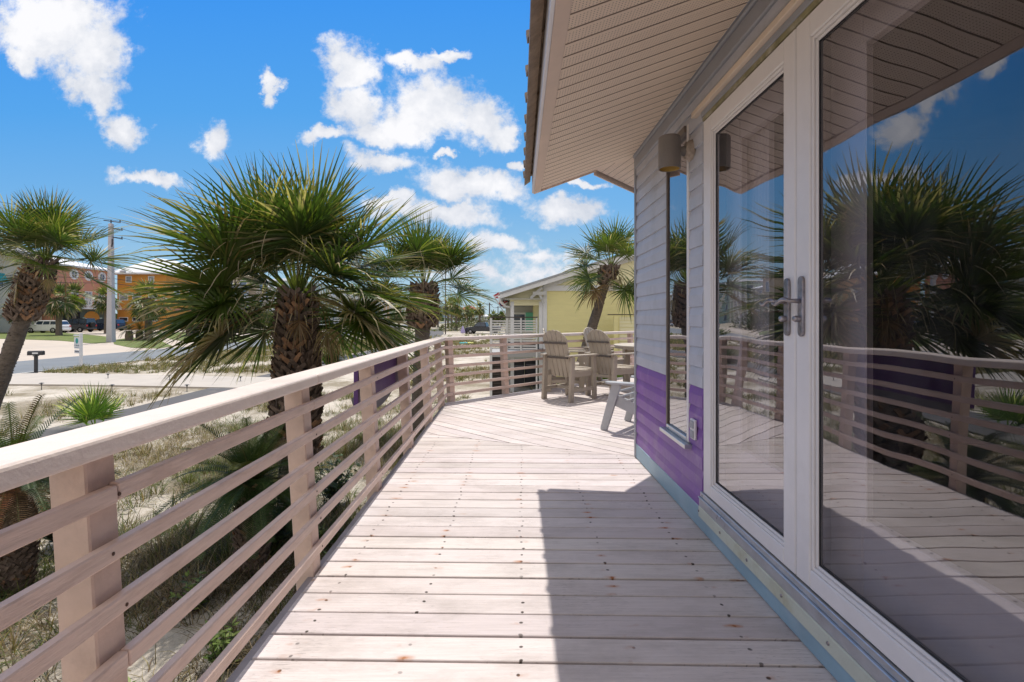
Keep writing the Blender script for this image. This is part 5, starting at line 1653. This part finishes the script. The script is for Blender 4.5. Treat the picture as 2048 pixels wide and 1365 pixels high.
# ------------------------------------------------------------------ cars
def car_paint(n, c): MT[n] = M(n, c, .22, .05, 3, .0, spec=.8)
car_paint('c_white', (.72, .72, .73)); car_paint('c_black', (.012, .013, .016)); car_paint('c_navy', (.012, .02, .045)); car_paint('c_silver', (.35, .36, .37)); car_paint('c_grey', (.10, .105, .11)); car_paint('c_red', (.35, .03, .02))
MT['tyre'] = M('tyre', (.02, .02, .02), .85, .1, 10, .1); MT['rim'] = M('wheel_rim', (.4, .4, .42), .3, .1, 10, 0, metal=.8)
MT['tail'] = M('tail_light', (.45, .02, .02), .3, .1, 10, 0); MT['hlight'] = M('head_light', (.75, .75, .72), .15, .1, 10, 0)
def car(label, loc, rz, paint, kind='suv', L=4.7, W=1.88, Hh=1.72, group=None):
    """front towards local +x"""
    r = thing('parked_car', label, 'car', loc, rz, group)
    hl = L / 2; gy = .28
    if kind == 'suv':
        low = [(-hl, .45), (-hl + .03, .95), (-hl + .10, 1.06), (hl - 1.25, 1.08), (hl - .25, .92), (hl - .03, .72), (hl, .42), (hl - .1, gy), (-hl + .1, gy)]
        up = [(-hl + .12, 1.061), (-hl + .42, Hh - .05), (-hl + .75, Hh), (.35, Hh), (.75, Hh - .08), (hl - 1.22, 1.081)]
    elif kind == 'boxy':
        low = [(-hl, .5), (-hl + .02, 1.08), (-hl + .05, 1.12), (hl - 1.35, 1.13), (hl - .12, 1.05), (hl - .03, .95), (hl, .5), (hl - .1, .38), (-hl + .1, .38)]
        up = [(-hl + .06, 1.131), (-hl + .12, Hh - .04), (-hl + .2, Hh), (.45, Hh), (.62, Hh - .04), (hl - 1.5, 1.131)]
    elif kind == 'pickup':
        low = [(-hl, .55), (-hl, 1.1), (-.7, 1.1), (-.69, 1.1), (hl - 1.3, 1.12), (hl - .2, 1.0), (hl - .02, .85), (hl, .5), (hl - .1, .4), (-hl + .1, .4)]
        up = [(-.75, 1.121), (-.6, Hh - .03), (-.45, Hh), (.55, Hh), (.75, Hh - .06), (hl - 1.35, 1.121)]
    else:
        low = [(-hl, .45), (-hl + .05, .88), (-hl + .2, .92), (hl - 1.2, .94), (hl - .2, .78), (hl, .45), (hl - .1, gy), (-hl + .1, gy)]
        up = [(-hl + .55, .921), (-hl + 1.15, Hh), (.35, Hh), (hl - 1.2, .941)]
    def loft(pr, w0, w1, z0, z1, tuck=.0):
        b = MB(); n = len(pr)
        def wd(z): return w0 + (w1 - w0) * max(0, min(1, (z - z0) / (z1 - z0)))
        vs = [(x, -wd(z) / 2, z) for x, z in pr] + [(x, wd(z) / 2, z) for x, z in pr]
        b.add(vs, [tuple(range(n)), tuple(range(n, 2 * n))[::-1]] + [(i, n + i, n + (i + 1) % n, (i + 1) % n) for i in range(n)])
        return b
    loft(low, W, W * .98, gy, 1.1).build('body', MT[paint], r, .06, segs=2)
    cab = loft(up, W * .96, W * .80, up[0][1], Hh).build('cabin', MT[paint], r, .05, segs=2)
    # side glass, cut into panes, and end glass
    zb, zt = up[0][1] + .06, Hh - .12
    def edge(i0, i1, z):
        (xa, za), (xb, zb_) = up[i0], up[i1]
        return xa + (xb - xa) * max(0, min(1, (z - za) / max(.01, zb_ - za)))
    xr0, xr1 = edge(0, 1, zb) + .12, edge(0, 1, zt) + .12
    xf0, xf1 = edge(len(up) - 1, len(up) - 2, zb) - .12, edge(len(up) - 1, len(up) - 2, zt) - .12
    for s in (-1, 1):
        for k in range(3 if kind in ('suv', 'boxy') else 2):
            n_p = 3 if kind in ('suv', 'boxy') else 2
            a, c = k / n_p + .02, (k + 1) / n_p - .02
            f0 = lambda t: xr0 + (xf0 - xr0) * t
            f1 = lambda t: xr1 + (xf1 - xr1) * t
            def wy(z): return (W * .96 + (W * .80 - W * .96) * (z - up[0][1]) / (Hh - up[0][1])) / 2 + .004
            b = MB(); q = [(f0(a), s * wy(zb), zb), (f0(c), s * wy(zb), zb), (f1(c), s * wy(zt), zt), (f1(a), s * wy(zt), zt)]
            b.add(q, [(0, 1, 2, 3) if s < 0 else (3, 2, 1, 0)]); b.build('side_window', MT['glass_d'], r)
    for (i0, i1, nm) in ((0, 1, 'rear_window'), (len(up) - 1, len(up) - 2, 'windscreen')):
        sg = -1 if i0 == 0 else 1
        b = MB(); q = []
        for z, k in ((zb, .43), (zt, .36)):
            x = edge(i0, i1, z) + sg * .02
            q += [(x, -W * k, z), (x, W * k, z)]
        b.add([q[0], q[1], q[3], q[2]], [(0, 1, 2, 3)]); b.build(nm, MT['glass_d'], r)
    wr = .36 if kind != 'car' else .32
    for sx_ in (-hl + .85, hl - .88):
        for s in (-1, 1):
            b = MB(); prof = [(wr * .6, -.11), (wr * .95, -.12), (wr, -.08), (wr, .08), (wr * .95, .12), (wr * .6, .11)]
            b.lathe(prof, (sx_, s * (W / 2 - .09), wr), 18, 'y'); wh = b.build('wheel', MT['tyre'], r, smooth=False)
            b = MB(); b.lathe([(0, s * .095), (wr * .3, s * .10), (wr * .62, s * .075)], (sx_, s * (W / 2 - .09), wr), 10, 'y'); b.build('rim', MT['rim'], wh)
    for s in (-1, 1):
        b = MB(); b.box(-hl - .02, -hl + .06, s * W * .40 - .12, s * W * .40 + .12, .78, 1.0); b.build('tail_light', MT['tail'], r, .02)
        b = MB(); b.box(hl - .2, hl + .0, s * W * .36 - .18, s * W * .36 + .18, .66, .80); b.build('headlight', MT['hlight'], r, .02)
        b = MB(); b.box(.6, .8, s * (W / 2 + .1) - .09, s * (W / 2 + .1) + .09, 1.05, 1.2); b.build('wing_mirror', MT[paint], r, .03)
    b = MB(); b.box(-hl - .05, -hl + .1, -W * .47, W * .47, .38, .56); b.box(hl - .1, hl + .05, -W * .47, W * .47, .36, .52); b.build('bumper', MT['metal_d'] if paint != 'c_white' else MT['c_white'], r, .04)
    if kind == 'boxy':
        b = MB(); b.lathe([(0, -.13), (.34, -.13), (.37, -.08), (.37, .08), (.34, .10), (0, .10)], (-hl - .17, 0, 1.0), 18, 'x'); b.build('spare_tyre', MT['tyre'], r)
    return r
gc = 'cars parked along the far side'
car('white suv parked behind the leaning palm trunk', (-60.6, 67.0, g(-60, 66) + .05), PI, 'c_white', 'suv', 4.6, 1.85, 1.65, gc)
car('boxy black off-road car with spare tyre, between the white and navy cars', (-59.7, 70.2, g(-60, 70) + .05), PI, 'c_black', 'boxy', 4.4, 1.88, 1.88, gc)
car('navy blue suv parked behind the concrete pole', (-59.5, 75.2, g(-60, 75) + .05), PI, 'c_navy', 'suv', 4.9, 1.95, 1.75, gc)
cars = [(655, 661, 'c_silver', 'pickup', .5, 5.6, 1.9, 'silver pickup parked beside the road, nearest of the distant cars'),
        (679, 658, 'c_white', 'suv', .3, 4.6, 1.7, 'white suv right behind the silver pickup'),
        (702, 654.5, 'c_white', 'car', 1.2, 4.6, 1.5, 'white saloon car partly behind the thin young palm'),
        (730, 653.5, 'c_grey', 'suv', 1.4, 4.6, 1.7, 'dark grey suv right of the thin young palm'),
        (750, 652.5, 'c_black', 'pickup', 1.5, 5.4, 1.85, 'black pickup in the distant parked row'),
        (774, 652, 'c_navy', 'car', 1.5, 4.5, 1.5, 'dark blue car at the right end of the distant row'),
        (966, 668, 'c_black', 'pickup', 2.9, 5.4, 1.8, 'black pickup parked on the sand left of the white slat screen'),
        (866, 648, 'c_white', 'car', 1.5, 4.5, 1.5, 'small distant white car behind the left palms of the grove'),
        (990, 651, 'c_white', 'suv', 1.5, 4.5, 1.7, 'distant white suv seen over the slat screen')]
for (px, py, pt_, kd, rz_, L_, H_, lab) in cars:
    P_ = gp(px, py)
    car(lab, P_, rz_, pt_, kd, L_, 1.9, H_, gc)

# ------------------------------------------------------------------ street furniture
# concrete utility pole
pb_ = gp(222, 686)
up_ = thing('utility_pole', 'tall pale concrete utility pole standing on the lawn edge', 'utility pole', pb_)
Yp = pb_[1]
ht = at(222, 440, Yp)[2] - pb_[2]
b = MB(); b.hexa([(-.30, -.30, -.2), (.30, -.30, -.2), (.30, .30, -.2), (-.30, .30, -.2), (-.17, -.17, ht - .4), (.17, -.17, ht - .4), (.17, .17, ht - .4), (-.17, .17, ht - .4)])
b.build('shaft', MT['pole'], up_, .03)
b = MB(); b.box(-.04, .04, -.04, .04, ht - .4, ht); b.build('top_pin', MT['metal_d'], up_)
arms = []
for k, (dz_, l0, l1) in enumerate(((.05, -.75, .9), (.85, -.0, 1.1), (1.75, 0, 1.1))):
    b = MB(); b.bar((l0, -.0, ht - dz_), (l1, .1, ht - dz_ - .22), .07, .09); a_ = b.build('crossarm', MT['metal_d'], up_)
    b = MB(); b.lathe([(.0, .2), (.06, .18), (.05, .1), (.08, .05), (.03, 0)], (l1 * .95, .1, ht - dz_ - .16), 8); b.build('insulator', MT['metal_d'], a_)
    arms.append((pb_[0] + l1, Yp + .1, pb_[2] + ht - dz_ - .1))
b = MB(); b.tube([(.1, 0, ht - 5.1), (.9, .1, ht - 4.9), (1.1, .1, ht - 5.1)], .04, 6); b.lathe([(0, -.3), (.25, -.28), (.28, -.1), (.1, .05)], (1.15, .1, ht - 5.15), 10); b.build('street_light', MT['pole'], up_)
b = MB(); b.tube([(.22, -.2, ht - 2.8), (.35, -.25, ht - 2.4), (.3, -.2, ht - 2)], .07, 6); b.build('cable_box', MT['metal_d'], up_)
def wire(label, a, c, sag, r=.02):
    a = Vector(a); c = Vector(c); pts = []
    n_ = 14
    for i in range(n_ + 1):
        t = i / n_; pts.append(tuple(a.lerp(c, t) - Vector((0, 0, sag * 4 * t * (1 - t)))))
    b = MB(); b.tube(pts, r, 4, False); o = b.build('overhead_wire', MT['metal_d'])
    tag(o, label, 'wire', 'overhead wires')
p2_ = (-26.5, 118)
for i, a_ in enumerate(arms):
    wire(('top', 'middle', 'lowest')[i] + ' power line running right from the concrete pole above the big palm', a_, (p2_[0] + (i - 1) * .6 - 6, p2_[1], g(*p2_) + 11.5 - i * 1.0), .7, .022)
    wire(('top', 'middle', 'lowest')[i] + ' power line leaving the frame left of the concrete pole', a_, (-41, -20, -1 + 10.8 - i), 1.0, .022)
for i, (dz_, lab) in enumerate(((6.0, 'upper telephone cable crossing in front of the salmon house'), (6.5, 'lower telephone cable crossing in front of the cream house'))):
    wire(lab, (pb_[0], Yp, pb_[2] + ht - dz_), (-41, -20, -1 + 4.9 - i * .6), .8, .03)
    wire(('upper', 'lower')[i] + ' telephone cable leading right past the orange house', (pb_[0], Yp, pb_[2] + ht - dz_), (-30, 118, 4.6 - i * .5), .8, .03)

def wood_pole(px, by, ty, lab, w=.13, arms_=True, Y=None):
    P_ = gp(px, by) if Y is None else ground_at(px, Y)
    r = thing('wooden_pole', lab, 'utility pole', P_)
    h = at(px, ty, P_[1])[2] - P_[2]
    b = MB(); b.tube([(0, 0, -.2), (0, 0, h)], [w, w * .7], 8); b.build('shaft', MT['dwood'], r)
    if arms_:
        b = MB(); b.bar((-.9, 0, h - .5), (.9, 0, h - .5), .1, .12); b.build('crossarm', MT['dwood'], r)
    return Vector(P_) + Vector((0, 0, h))
w1_ = wood_pole(891, 669, 520, 'thin dark pole rising behind the mid sized palm crown', .09, False)
w2_ = wood_pole(979, 652, 606, 'wooden pole with crossarm left of the striped flag', .2, True)
w3_ = wood_pole(996, 648, 613, 'short distant wooden pole nearest the yellow eave', .2, True)
w4_ = wood_pole(868, 650, 590, 'distant wooden pole above the blue beach house', .2, True)
wire('long thin wire from the thin pole past the yellow eave', w4_, (30, 150, 13), 1.2, .05)
wire('distant power line between the poles left of the flag', w4_ - Vector((0, 0, 1)), w2_, 1.5, .06)
wire('distant lower power line right of the wooden pole', w2_, w3_, 1.0, .06)
wire('distant power line leading behind the yellow house', w3_, (25, 210, 8), 1.0, .06)

# mailbox
mbx = gp(72, 748)
mb_ = thing('mailbox', 'black mailbox on a dark post at the road edge', 'mailbox', mbx, R(20))
b = MB(); b.box(-.06, .06, -.06, .06, -.1, .88); b.box(-.05, .05, -.2, .2, .84, .88); b.build('post', MT['metal_d'], mb_, .008)
b = MB(); pr_ = [(-.11, .885), (.11, .885), (.11, 1.0)] + [(.11 * math.cos(t), 1.0 + .10 * math.sin(t)) for t in np.linspace(0.2, PI - .2, 8)] + [(-.11, 1.0)]
b.prism(pr_, 0, -.30, .30)
bx = b.build('box', MT['metal_d'], mb_, .005)
b = MB(); b.box(-.10, .12, -.122, -.1105, .95, 1.02); b.build('number_plate', MT['white'], bx)
b = MB(); b.box(.301, .31, -.09, .09, .90, 1.07); b.build('door', MT['black'], bx)

# real estate sign
sp = gp(162, 735)
sg_ = thing('yard_sign', 'white hanging yard sign with teal disc on a white post by the road', 'sign', sp, R(-28))
b = MB(); b.box(-.06, .06, -.06, .06, -.1, 1.85); b.build('post', MT['white'], sg_, .005)
b = MB(); b.box(-.75, -.061, -.04, .04, 1.68, 1.76); b.build('arm', MT['white'], sg_)
b = MB(); b.box(-.74, -.12, -.012, .012, 1.0, 1.62); pn = b.build('panel', MT['white'], sg_)
MT['tealp'] = M('teal_print', (.03, .30, .28), .6, .05, 3, 0); MT['ink'] = M('sign_ink', (.03, .10, .13), .6, .05, 3, 0)
b = MB(); b.lathe([(0, -.016), (.155, -.016), (.155, -.013)], (-.43, 0, 1.42), 20, 'y'); b.build('teal_disc', MT['tealp'], pn)
def text(s, size, loc, parent, mat, name='lettering', rot=(PI / 2, 0, 0)):
    cu = bpy.data.curves.new(name, 'FONT'); cu.body = s; cu.size = size; cu.align_x = 'CENTER'; cu.extrude = .001
    to = bpy.data.objects.new(name, cu); COL.objects.link(to)
    dg = bpy.context.evaluated_depsgraph_get(); me = bpy.data.meshes.new_from_object(to.evaluated_get(dg))
    bpy.data.objects.remove(to); o = bpy.data.objects.new(name, me); COL.objects.link(o); me.materials.clear(); me.materials.append(mat)
    o.location = loc; o.rotation_euler = rot; o.parent = parent
    return o
text('le Florida', .145, (-.43, -.0145, 1.13), pn, MT['ink'])
b = MB(); b.box(-.70, -.16, -.0145, -.0125, 1.04, 1.06); b.build('rule', MT['ink'], pn)
b = MB(); b.box(-.72, -.14, -.01, .01, .74, .93); rd = b.build('rider_panel', MT['white'], sg_)
b = MB(); b.box(-.68, -.18, -.0125, -.0105, .80, .87); b.build('rider_text_bar', MT['greyb'], rd)

# path lights
gpl = 'low path lights along the driveway'
pls = [(83, 780, 'path light near side of the driveway, nearest the leaning palm'), (224, 784, 'path light near side of the driveway, middle one'), (374, 784, 'path light near side of the driveway, right one'),
       (216, 760, 'path light far side of the driveway, left one'), (339, 763, 'path light far side of the driveway, middle one'), (481, 766, 'path light far side of the driveway, right one')]
proto = None
for (px, py, lab) in pls:
    P_ = gp(px, py)
    if proto is None:
        proto = thing('path_light', lab, 'path light', P_, 0, gpl)
        b = MB(); b.tube([(0, 0, -.05), (0, 0, .24)], .012, 6); b.build('stake', MT['metal_d'], proto)
        b = MB(); b.lathe([(.03, .19), (.03, .235), (.085, .235), (.07, .25), (0, .27)], n=12); b.build('lamp_head', MT['metal_d'], proto)
    else: dup(proto, P_, 0, lab)

# west side palms and grove
gw = 'cabbage palms in front of the salmon house'
def mid_palm(lab, px, by, cy, rad, seed, grp, tr=.2, n=26, ns=18, Y=None, nm='cabbage_palm'):
    P_ = gp(px, by) if Y is None else ground_at(px, Y)
    tp = at(px + random.uniform(-1, 1), cy, P_[1])
    palm(nm, lab, P_, tp, tr, tr * .8, .75, tr * 1.4, dict(n=n, pet=rad * .48, blade=rad * .55, nseg=ns, droop=1.1, dry=.5, range=125, st=3, wid=1.35), grp, seed, n_fil=0, hires=False, size=1.6)
mid_palm('palm with grey trunk standing before the white and black cars', 118, 672, 596, 2.4, 101, gw, .32)
mid_palm('leafier palm close behind the first, left of the balcony', 148, 664, 590, 2.2, 102, gw, .25)
mid_palm('short palm in front of the cream house garage', 38, 668, 618, 2.0, 103, gw, .35)
mid_palm('palm crown just left of the concrete utility pole', 212, 668, 596, 2.0, 104, gw, .22)
mid_palm('palm on the lawn island with thick grey base', 297, 681, 598, 2.6, 105, gw, .40)
mid_palm('palm on the lawn island right of the short cycads', 413, 673, 592, 2.4, 106, gw, .32)
gm = 'palms in front of the condos'
for i, (px, by, cy, r_, lab) in enumerate([(515, 657, 622, 2.4, 'small palm before the narrow beige tower'), (552, 657, 622, 2.6, 'palm before the white columned condo'), (648, 655, 610, 3.4, 'palm in front of the mint block'),
        (700, 652, 622, 2.8, 'palm before the pale grey block, left one'), (745, 652, 620, 3.0, 'palm before the pale grey block, right one'), (798, 658, 622, 2.4, 'palm left of the mid sized palm trunk')]):
    mid_palm(lab, px, by, cy, r_, 120 + i, gm, .3, 20, 12)
gg = 'grove of palms on the far dunes'
grove = [(876, 655, 624, 1.9, 'leftmost palm of the far grove, beside the thin pole'), (896, 656, 613, 2.0, 'second palm of the far grove'), (903, 657, 608, 2.0, 'third palm of the far grove, tall and dark'),
         (913, 661, 611, 2.1, 'tallest and fullest palm of the far grove'), (918, 654, 624, 1.7, 'short palm behind the fullest grove palm'), (935, 654, 622, 1.8, 'middle palm of the far grove'), (943, 652, 624, 1.6, 'slender palm right of the middle of the grove'),
         (960, 657, 616, 2.0, 'right hand tall palm of the far grove'), (986, 655, 632, 1.9, 'bushy palm behind the slat screen'), (1003, 655, 633, 1.8, 'low palm near the foot of the flag')]
for i, (px, by, cy, r_, lab) in enumerate(grove):
    mid_palm(lab, px, by, cy, r_, 140 + i, gg, .22, 22, 12)
for i, (px, py, w_, h_, lab) in enumerate([(905, 662, 3.0, 1.3, 'olive scrub at the foot of the grove, left'), (925, 659, 3.2, 1.5, 'olive scrub in the middle of the grove'), (945, 657, 3.5, 1.6, 'yellowish scrub right in the grove'), (1000, 652, 7, 2.4, 'dark scrub behind the slat screen'), (972, 651, 7, 2.2, 'dark scrub behind the wooden pole')]):
    bush_round('scrub', lab, px, py, w_, h_, [(.11, .12, .045), (.16, .15, .07), (.07, .09, .03)], 20 + i, 500, wid=.12, group='scrub on the far dunes')
# far belt of trees at the horizon
b = Veg(); rng = random.Random(5)
for _ in range(9000):
    x = rng.uniform(-420, 420); y = rng.uniform(330, 420)
    h = 4.5 * (1 + .4 * mnoise.noise(Vector((x * .03, 0, 0))))
    q = Vector((x, y, -.72 + rng.uniform(0, h))); c = vary((.05, .08, .035), .4)
    d = Vector((rng.uniform(-1, 1), rng.uniform(-.3, .3), rng.uniform(-.5, 1))).normalized()
    b.strip([q - d * 1.2, q, q + d * 1.2], Vector((d.z, 0, -d.x)), [.6, 1.8, .4], [c] * 3)
o = b.build('far_woods', MT['hedge']); tag(o, 'far low belt of dark trees along the horizon', 'woods', kind='stuff')

# ------------------------------------------------------------------ world
w = bpy.data.worlds.new('World'); sc.world = w; w.use_nodes = True
nt = w.node_tree; nt.nodes.clear()
out = nt.nodes.new('ShaderNodeOutputWorld'); bg = nt.nodes.new('ShaderNodeBackground')
SUN = Vector((-.030, .36, 1.0)).normalized()
sky = nt.nodes.new('ShaderNodeTexSky'); sky.sky_type = 'NISHITA'; sky.sun_disc = False
sky.sun_elevation = math.asin(SUN.z); sky.sun_rotation = math.atan2(SUN.x, SUN.y)
sky.air_density = 1.0; sky.dust_density = .4; sky.ozone_density = 2.5
tc = nt.nodes.new('ShaderNodeTexCoord')
sxyz = nt.nodes.new('ShaderNodeSeparateXYZ'); nt.links.new(tc.outputs['Generated'], sxyz.inputs[0])
hs = nt.nodes.new('ShaderNodeHueSaturation'); hs.inputs['Saturation'].default_value = SKY_SAT = 1.25; hs.inputs['Value'].default_value = 1.0
nt.links.new(sky.outputs[0], hs.inputs['Color'])
yv = math_n(nt, 'MAXIMUM', sxyz.outputs[1], .02)
u = math_n(nt, 'DIVIDE', sxyz.outputs[0], yv); v = math_n(nt, 'DIVIDE', sxyz.outputs[2], yv)
cmb = nt.nodes.new('ShaderNodeCombineXYZ'); nt.links.new(u, cmb.inputs[0]); nt.links.new(v, cmb.inputs[1])
def vadd(a, b_):
    n = nt.nodes.new('ShaderNodeVectorMath'); n.operation = 'ADD'; nt.links.new(a, n.inputs[0]); nt.links.new(b_, n.inputs[1]); return n.outputs[0]
def vscale(a, s_):
    n = nt.nodes.new('ShaderNodeVectorMath'); n.operation = 'MULTIPLY'; nt.links.new(a, n.inputs[0]); n.inputs[1].default_value = s_; return n.outputs[0]
def voff(a, s_):
    n = nt.nodes.new('ShaderNodeVectorMath'); n.operation = 'ADD'; nt.links.new(a, n.inputs[0]); n.inputs[1].default_value = s_; return n.outputs[0]
nz1 = noise_n(nt, cmb.outputs[0], 9, 9, .62, 'Color'); nz2 = noise_n(nt, cmb.outputs[0], 3.2, 4, .55, 'Color')
warp = vadd(vscale(voff(nz1, (-.5, -.5, -.5)), (.15, .12, 0)), vscale(voff(nz2, (-.5, -.5, -.5)), (.07, .05, 0)))
pw_ = vadd(cmb.outputs[0], warp)
blobs = [(110, 45, 145, 80, -8), (195, 115, 85, 72, -25), (75, 80, 80, 42, -20), (185, 185, 62, 40, -30), (60, 110, 60, 30, -20), (232, 268, 52, 34, -25), (423, 274, 36, 34, -20), (292, 361, 78, 15, -4), (538, 168, 18, 34, 25),
         (690, 135, 62, 48, 0), (700, 215, 62, 50, -20), (645, 280, 48, 16, 0), (815, 120, 62, 22, -5), (745, 265, 60, 26, 0), (870, 205, 92, 60, -10), (960, 240, 72, 45, -20), (830, 250, 110, 36, 0), (1005, 272, 36, 26, 0), (765, 318, 72, 22, -3),
         (880, 105, 45, 12, 0), (945, 372, 115, 34, -8), (875, 425, 125, 28, -4), (1130, 415, 75, 30, 5), (1035, 335, 22, 13, 0), (990, 482, 75, 24, -3), (1085, 520, 100, 16, 0), (1100, 552, 190, 20, 0), (1180, 360, 42, 9, 0), (895, 312, 18, 10, 0),
         (780, 400, 40, 18, 0), (960, 545, 110, 14, 0)]
acc = None; accv = None
for (cx_, cy_, rx, ry, rt_) in blobs:
    mp = nt.nodes.new('ShaderNodeMapping'); mp.vector_type = 'TEXTURE'
    mp.inputs['Location'].default_value = ((cx_ - CX) / F, (CY - cy_) / F, 0); mp.inputs['Scale'].default_value = (rx * 1.13 / F, ry * 1.15 / F, 1); mp.inputs['Rotation'].default_value = (0, 0, R(rt_))
    nt.links.new(pw_, mp.inputs[0])
    ln = nt.nodes.new('ShaderNodeVectorMath'); ln.operation = 'LENGTH'; nt.links.new(mp.outputs[0], ln.inputs[0])
    d = math_n(nt, 'SUBTRACT', 1.0, ln.outputs['Value'])
    if ry <= 20 and cy_ > 500: d = math_n(nt, 'MULTIPLY', d, .5)
    if acc is None: acc = d
    else:
        n = nt.nodes.new('ShaderNodeMath'); n.operation = 'SMOOTH_MAX'; n.inputs[2].default_value = .25
        nt.links.new(acc, n.inputs[0]); nt.links.new(d, n.inputs[1]); acc = n.outputs[0]
fine = noise_n(nt, cmb.outputs[0], 26, 8, .66)
dens = math_n(nt, 'ADD', acc, math_n(nt, 'MULTIPLY_ADD', fine, 1.3, -.65))
# sparse clouds elsewhere in the sky (right, behind)
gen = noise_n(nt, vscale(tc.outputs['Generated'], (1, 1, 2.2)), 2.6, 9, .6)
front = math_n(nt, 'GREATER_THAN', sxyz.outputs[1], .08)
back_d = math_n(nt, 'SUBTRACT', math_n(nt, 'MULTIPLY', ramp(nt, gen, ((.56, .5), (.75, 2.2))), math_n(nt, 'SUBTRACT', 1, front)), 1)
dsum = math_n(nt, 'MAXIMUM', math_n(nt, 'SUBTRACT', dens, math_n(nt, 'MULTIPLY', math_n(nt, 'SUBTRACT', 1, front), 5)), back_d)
cover = nt.nodes.new('ShaderNodeMapRange'); cover.interpolation_type = 'SMOOTHSTEP'; cover.inputs['From Min'].default_value = -.10; cover.inputs['From Max'].default_value = .50
nt.links.new(dsum, cover.inputs['Value'])
up_mask = ramp(nt, sxyz.outputs[2], ((0.0, 0), (.02, 1)))
cov = math_n(nt, 'MULTIPLY', cover.outputs[0], math_n(nt, 'MINIMUM', math_n(nt, 'MAXIMUM', up_mask, 0), 1))
# cloud brightness: denser cores brighter with soft grey folds
fold = noise_n(nt, vadd(cmb.outputs[0], vscale(nz1, (.03, .03, 0))), 7, 6, .6)
cb = ramp(nt, math_n(nt, 'ADD', fold, math_n(nt, 'MULTIPLY', dens, .12)), ((.38, .35), (.66, 1.0)))
CB = 9.3
ccol = mixc(nt, math_n(nt, 'MINIMUM', math_n(nt, 'MAXIMUM', cb, 0), 1), (CB * .42, CB * .50, CB * .64), (CB, CB * 1.0, CB * 1.03))
# sky colour correction by elevation: deep blue up high, pale at the horizon
el = math_n(nt, 'MINIMUM', math_n(nt, 'MAXIMUM', ramp(nt, v, ((0, 0), (.62, 1))), 0), 1)
cr = nt.nodes.new('ShaderNodeValToRGB')
nt.links.new(el, cr.inputs[0])
e_ = cr.color_ramp; e_.elements[0].position = 0; e_.elements[0].color = (.62, .84, .99, 1); e_.elements[1].position = 1.0; e_.elements[1].color = (.06, .42, 1.20, 1)
for pos, c_ in ((.12, (.48, .77, 1.0, 1)), (.35, (.24, .61, 1.08, 1)), (.65, (.115, .51, 1.15, 1))):
    q_ = e_.elements.new(pos); q_.color = c_
# luminance of the physical sky drives the strength, the ramp its hue
SKYK = 7.4
tinted = mixc(nt, .85, hs.outputs[0], vscale(cr.outputs[0], (SKYK, SKYK, SKYK)))
# neutral bright fill added to the unseen sky overhead and behind, lifts the shade
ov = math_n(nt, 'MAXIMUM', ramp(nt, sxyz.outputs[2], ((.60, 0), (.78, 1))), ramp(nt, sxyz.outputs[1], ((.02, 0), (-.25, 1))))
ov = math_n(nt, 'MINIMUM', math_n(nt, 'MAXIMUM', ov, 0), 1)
fill_nz = noise_n(nt, tc.outputs['Generated'], 3.0, 6, .6)
tinted = mixc(nt, math_n(nt, 'MULTIPLY', ov, ramp(nt, fill_nz, ((.3, .80), (.7, .95)))), tinted, (9.2, 8.7, 8.2))
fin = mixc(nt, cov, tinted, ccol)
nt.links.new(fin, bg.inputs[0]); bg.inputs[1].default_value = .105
nt.links.new(bg.outputs[0], out.inputs[0])
w.cycles.sampling_method = 'MANUAL'; w.cycles.sample_map_resolution = 1024

sl = bpy.data.lights.new('sun', 'SUN'); sl.energy = 4.1; sl.angle = R(.53); sl.color = (1.0, .955, .89)
so_ = bpy.data.objects.new('sun', sl); COL.objects.link(so_)
so_.rotation_euler = (-SUN).to_track_quat('-Z', 'Y').to_euler(); so_.location = (0, 10, 20)

cam = bpy.data.cameras.new('camera'); cam.lens = 18.0; cam.sensor_width = 36; cam.shift_x = (1024 - CX) / 2048; cam.shift_y = -(682.5 - CY) / 2048
cam.clip_end = 6000; cam.clip_start = .05
co = bpy.data.objects.new('camera', cam); COL.objects.link(co); co.location = (0, 0, H); co.rotation_euler = (PI / 2, 0, 0)
sc.camera = co
sc.view_settings.view_transform = 'Standard'; sc.view_settings.look = 'None'; sc.view_settings.exposure = 0
try:
    sc.cycles.max_bounces = 10; sc.cycles.transparent_max_bounces = 24; sc.cycles.caustics_reflective = False; sc.cycles.caustics_refractive = False
except Exception: pass
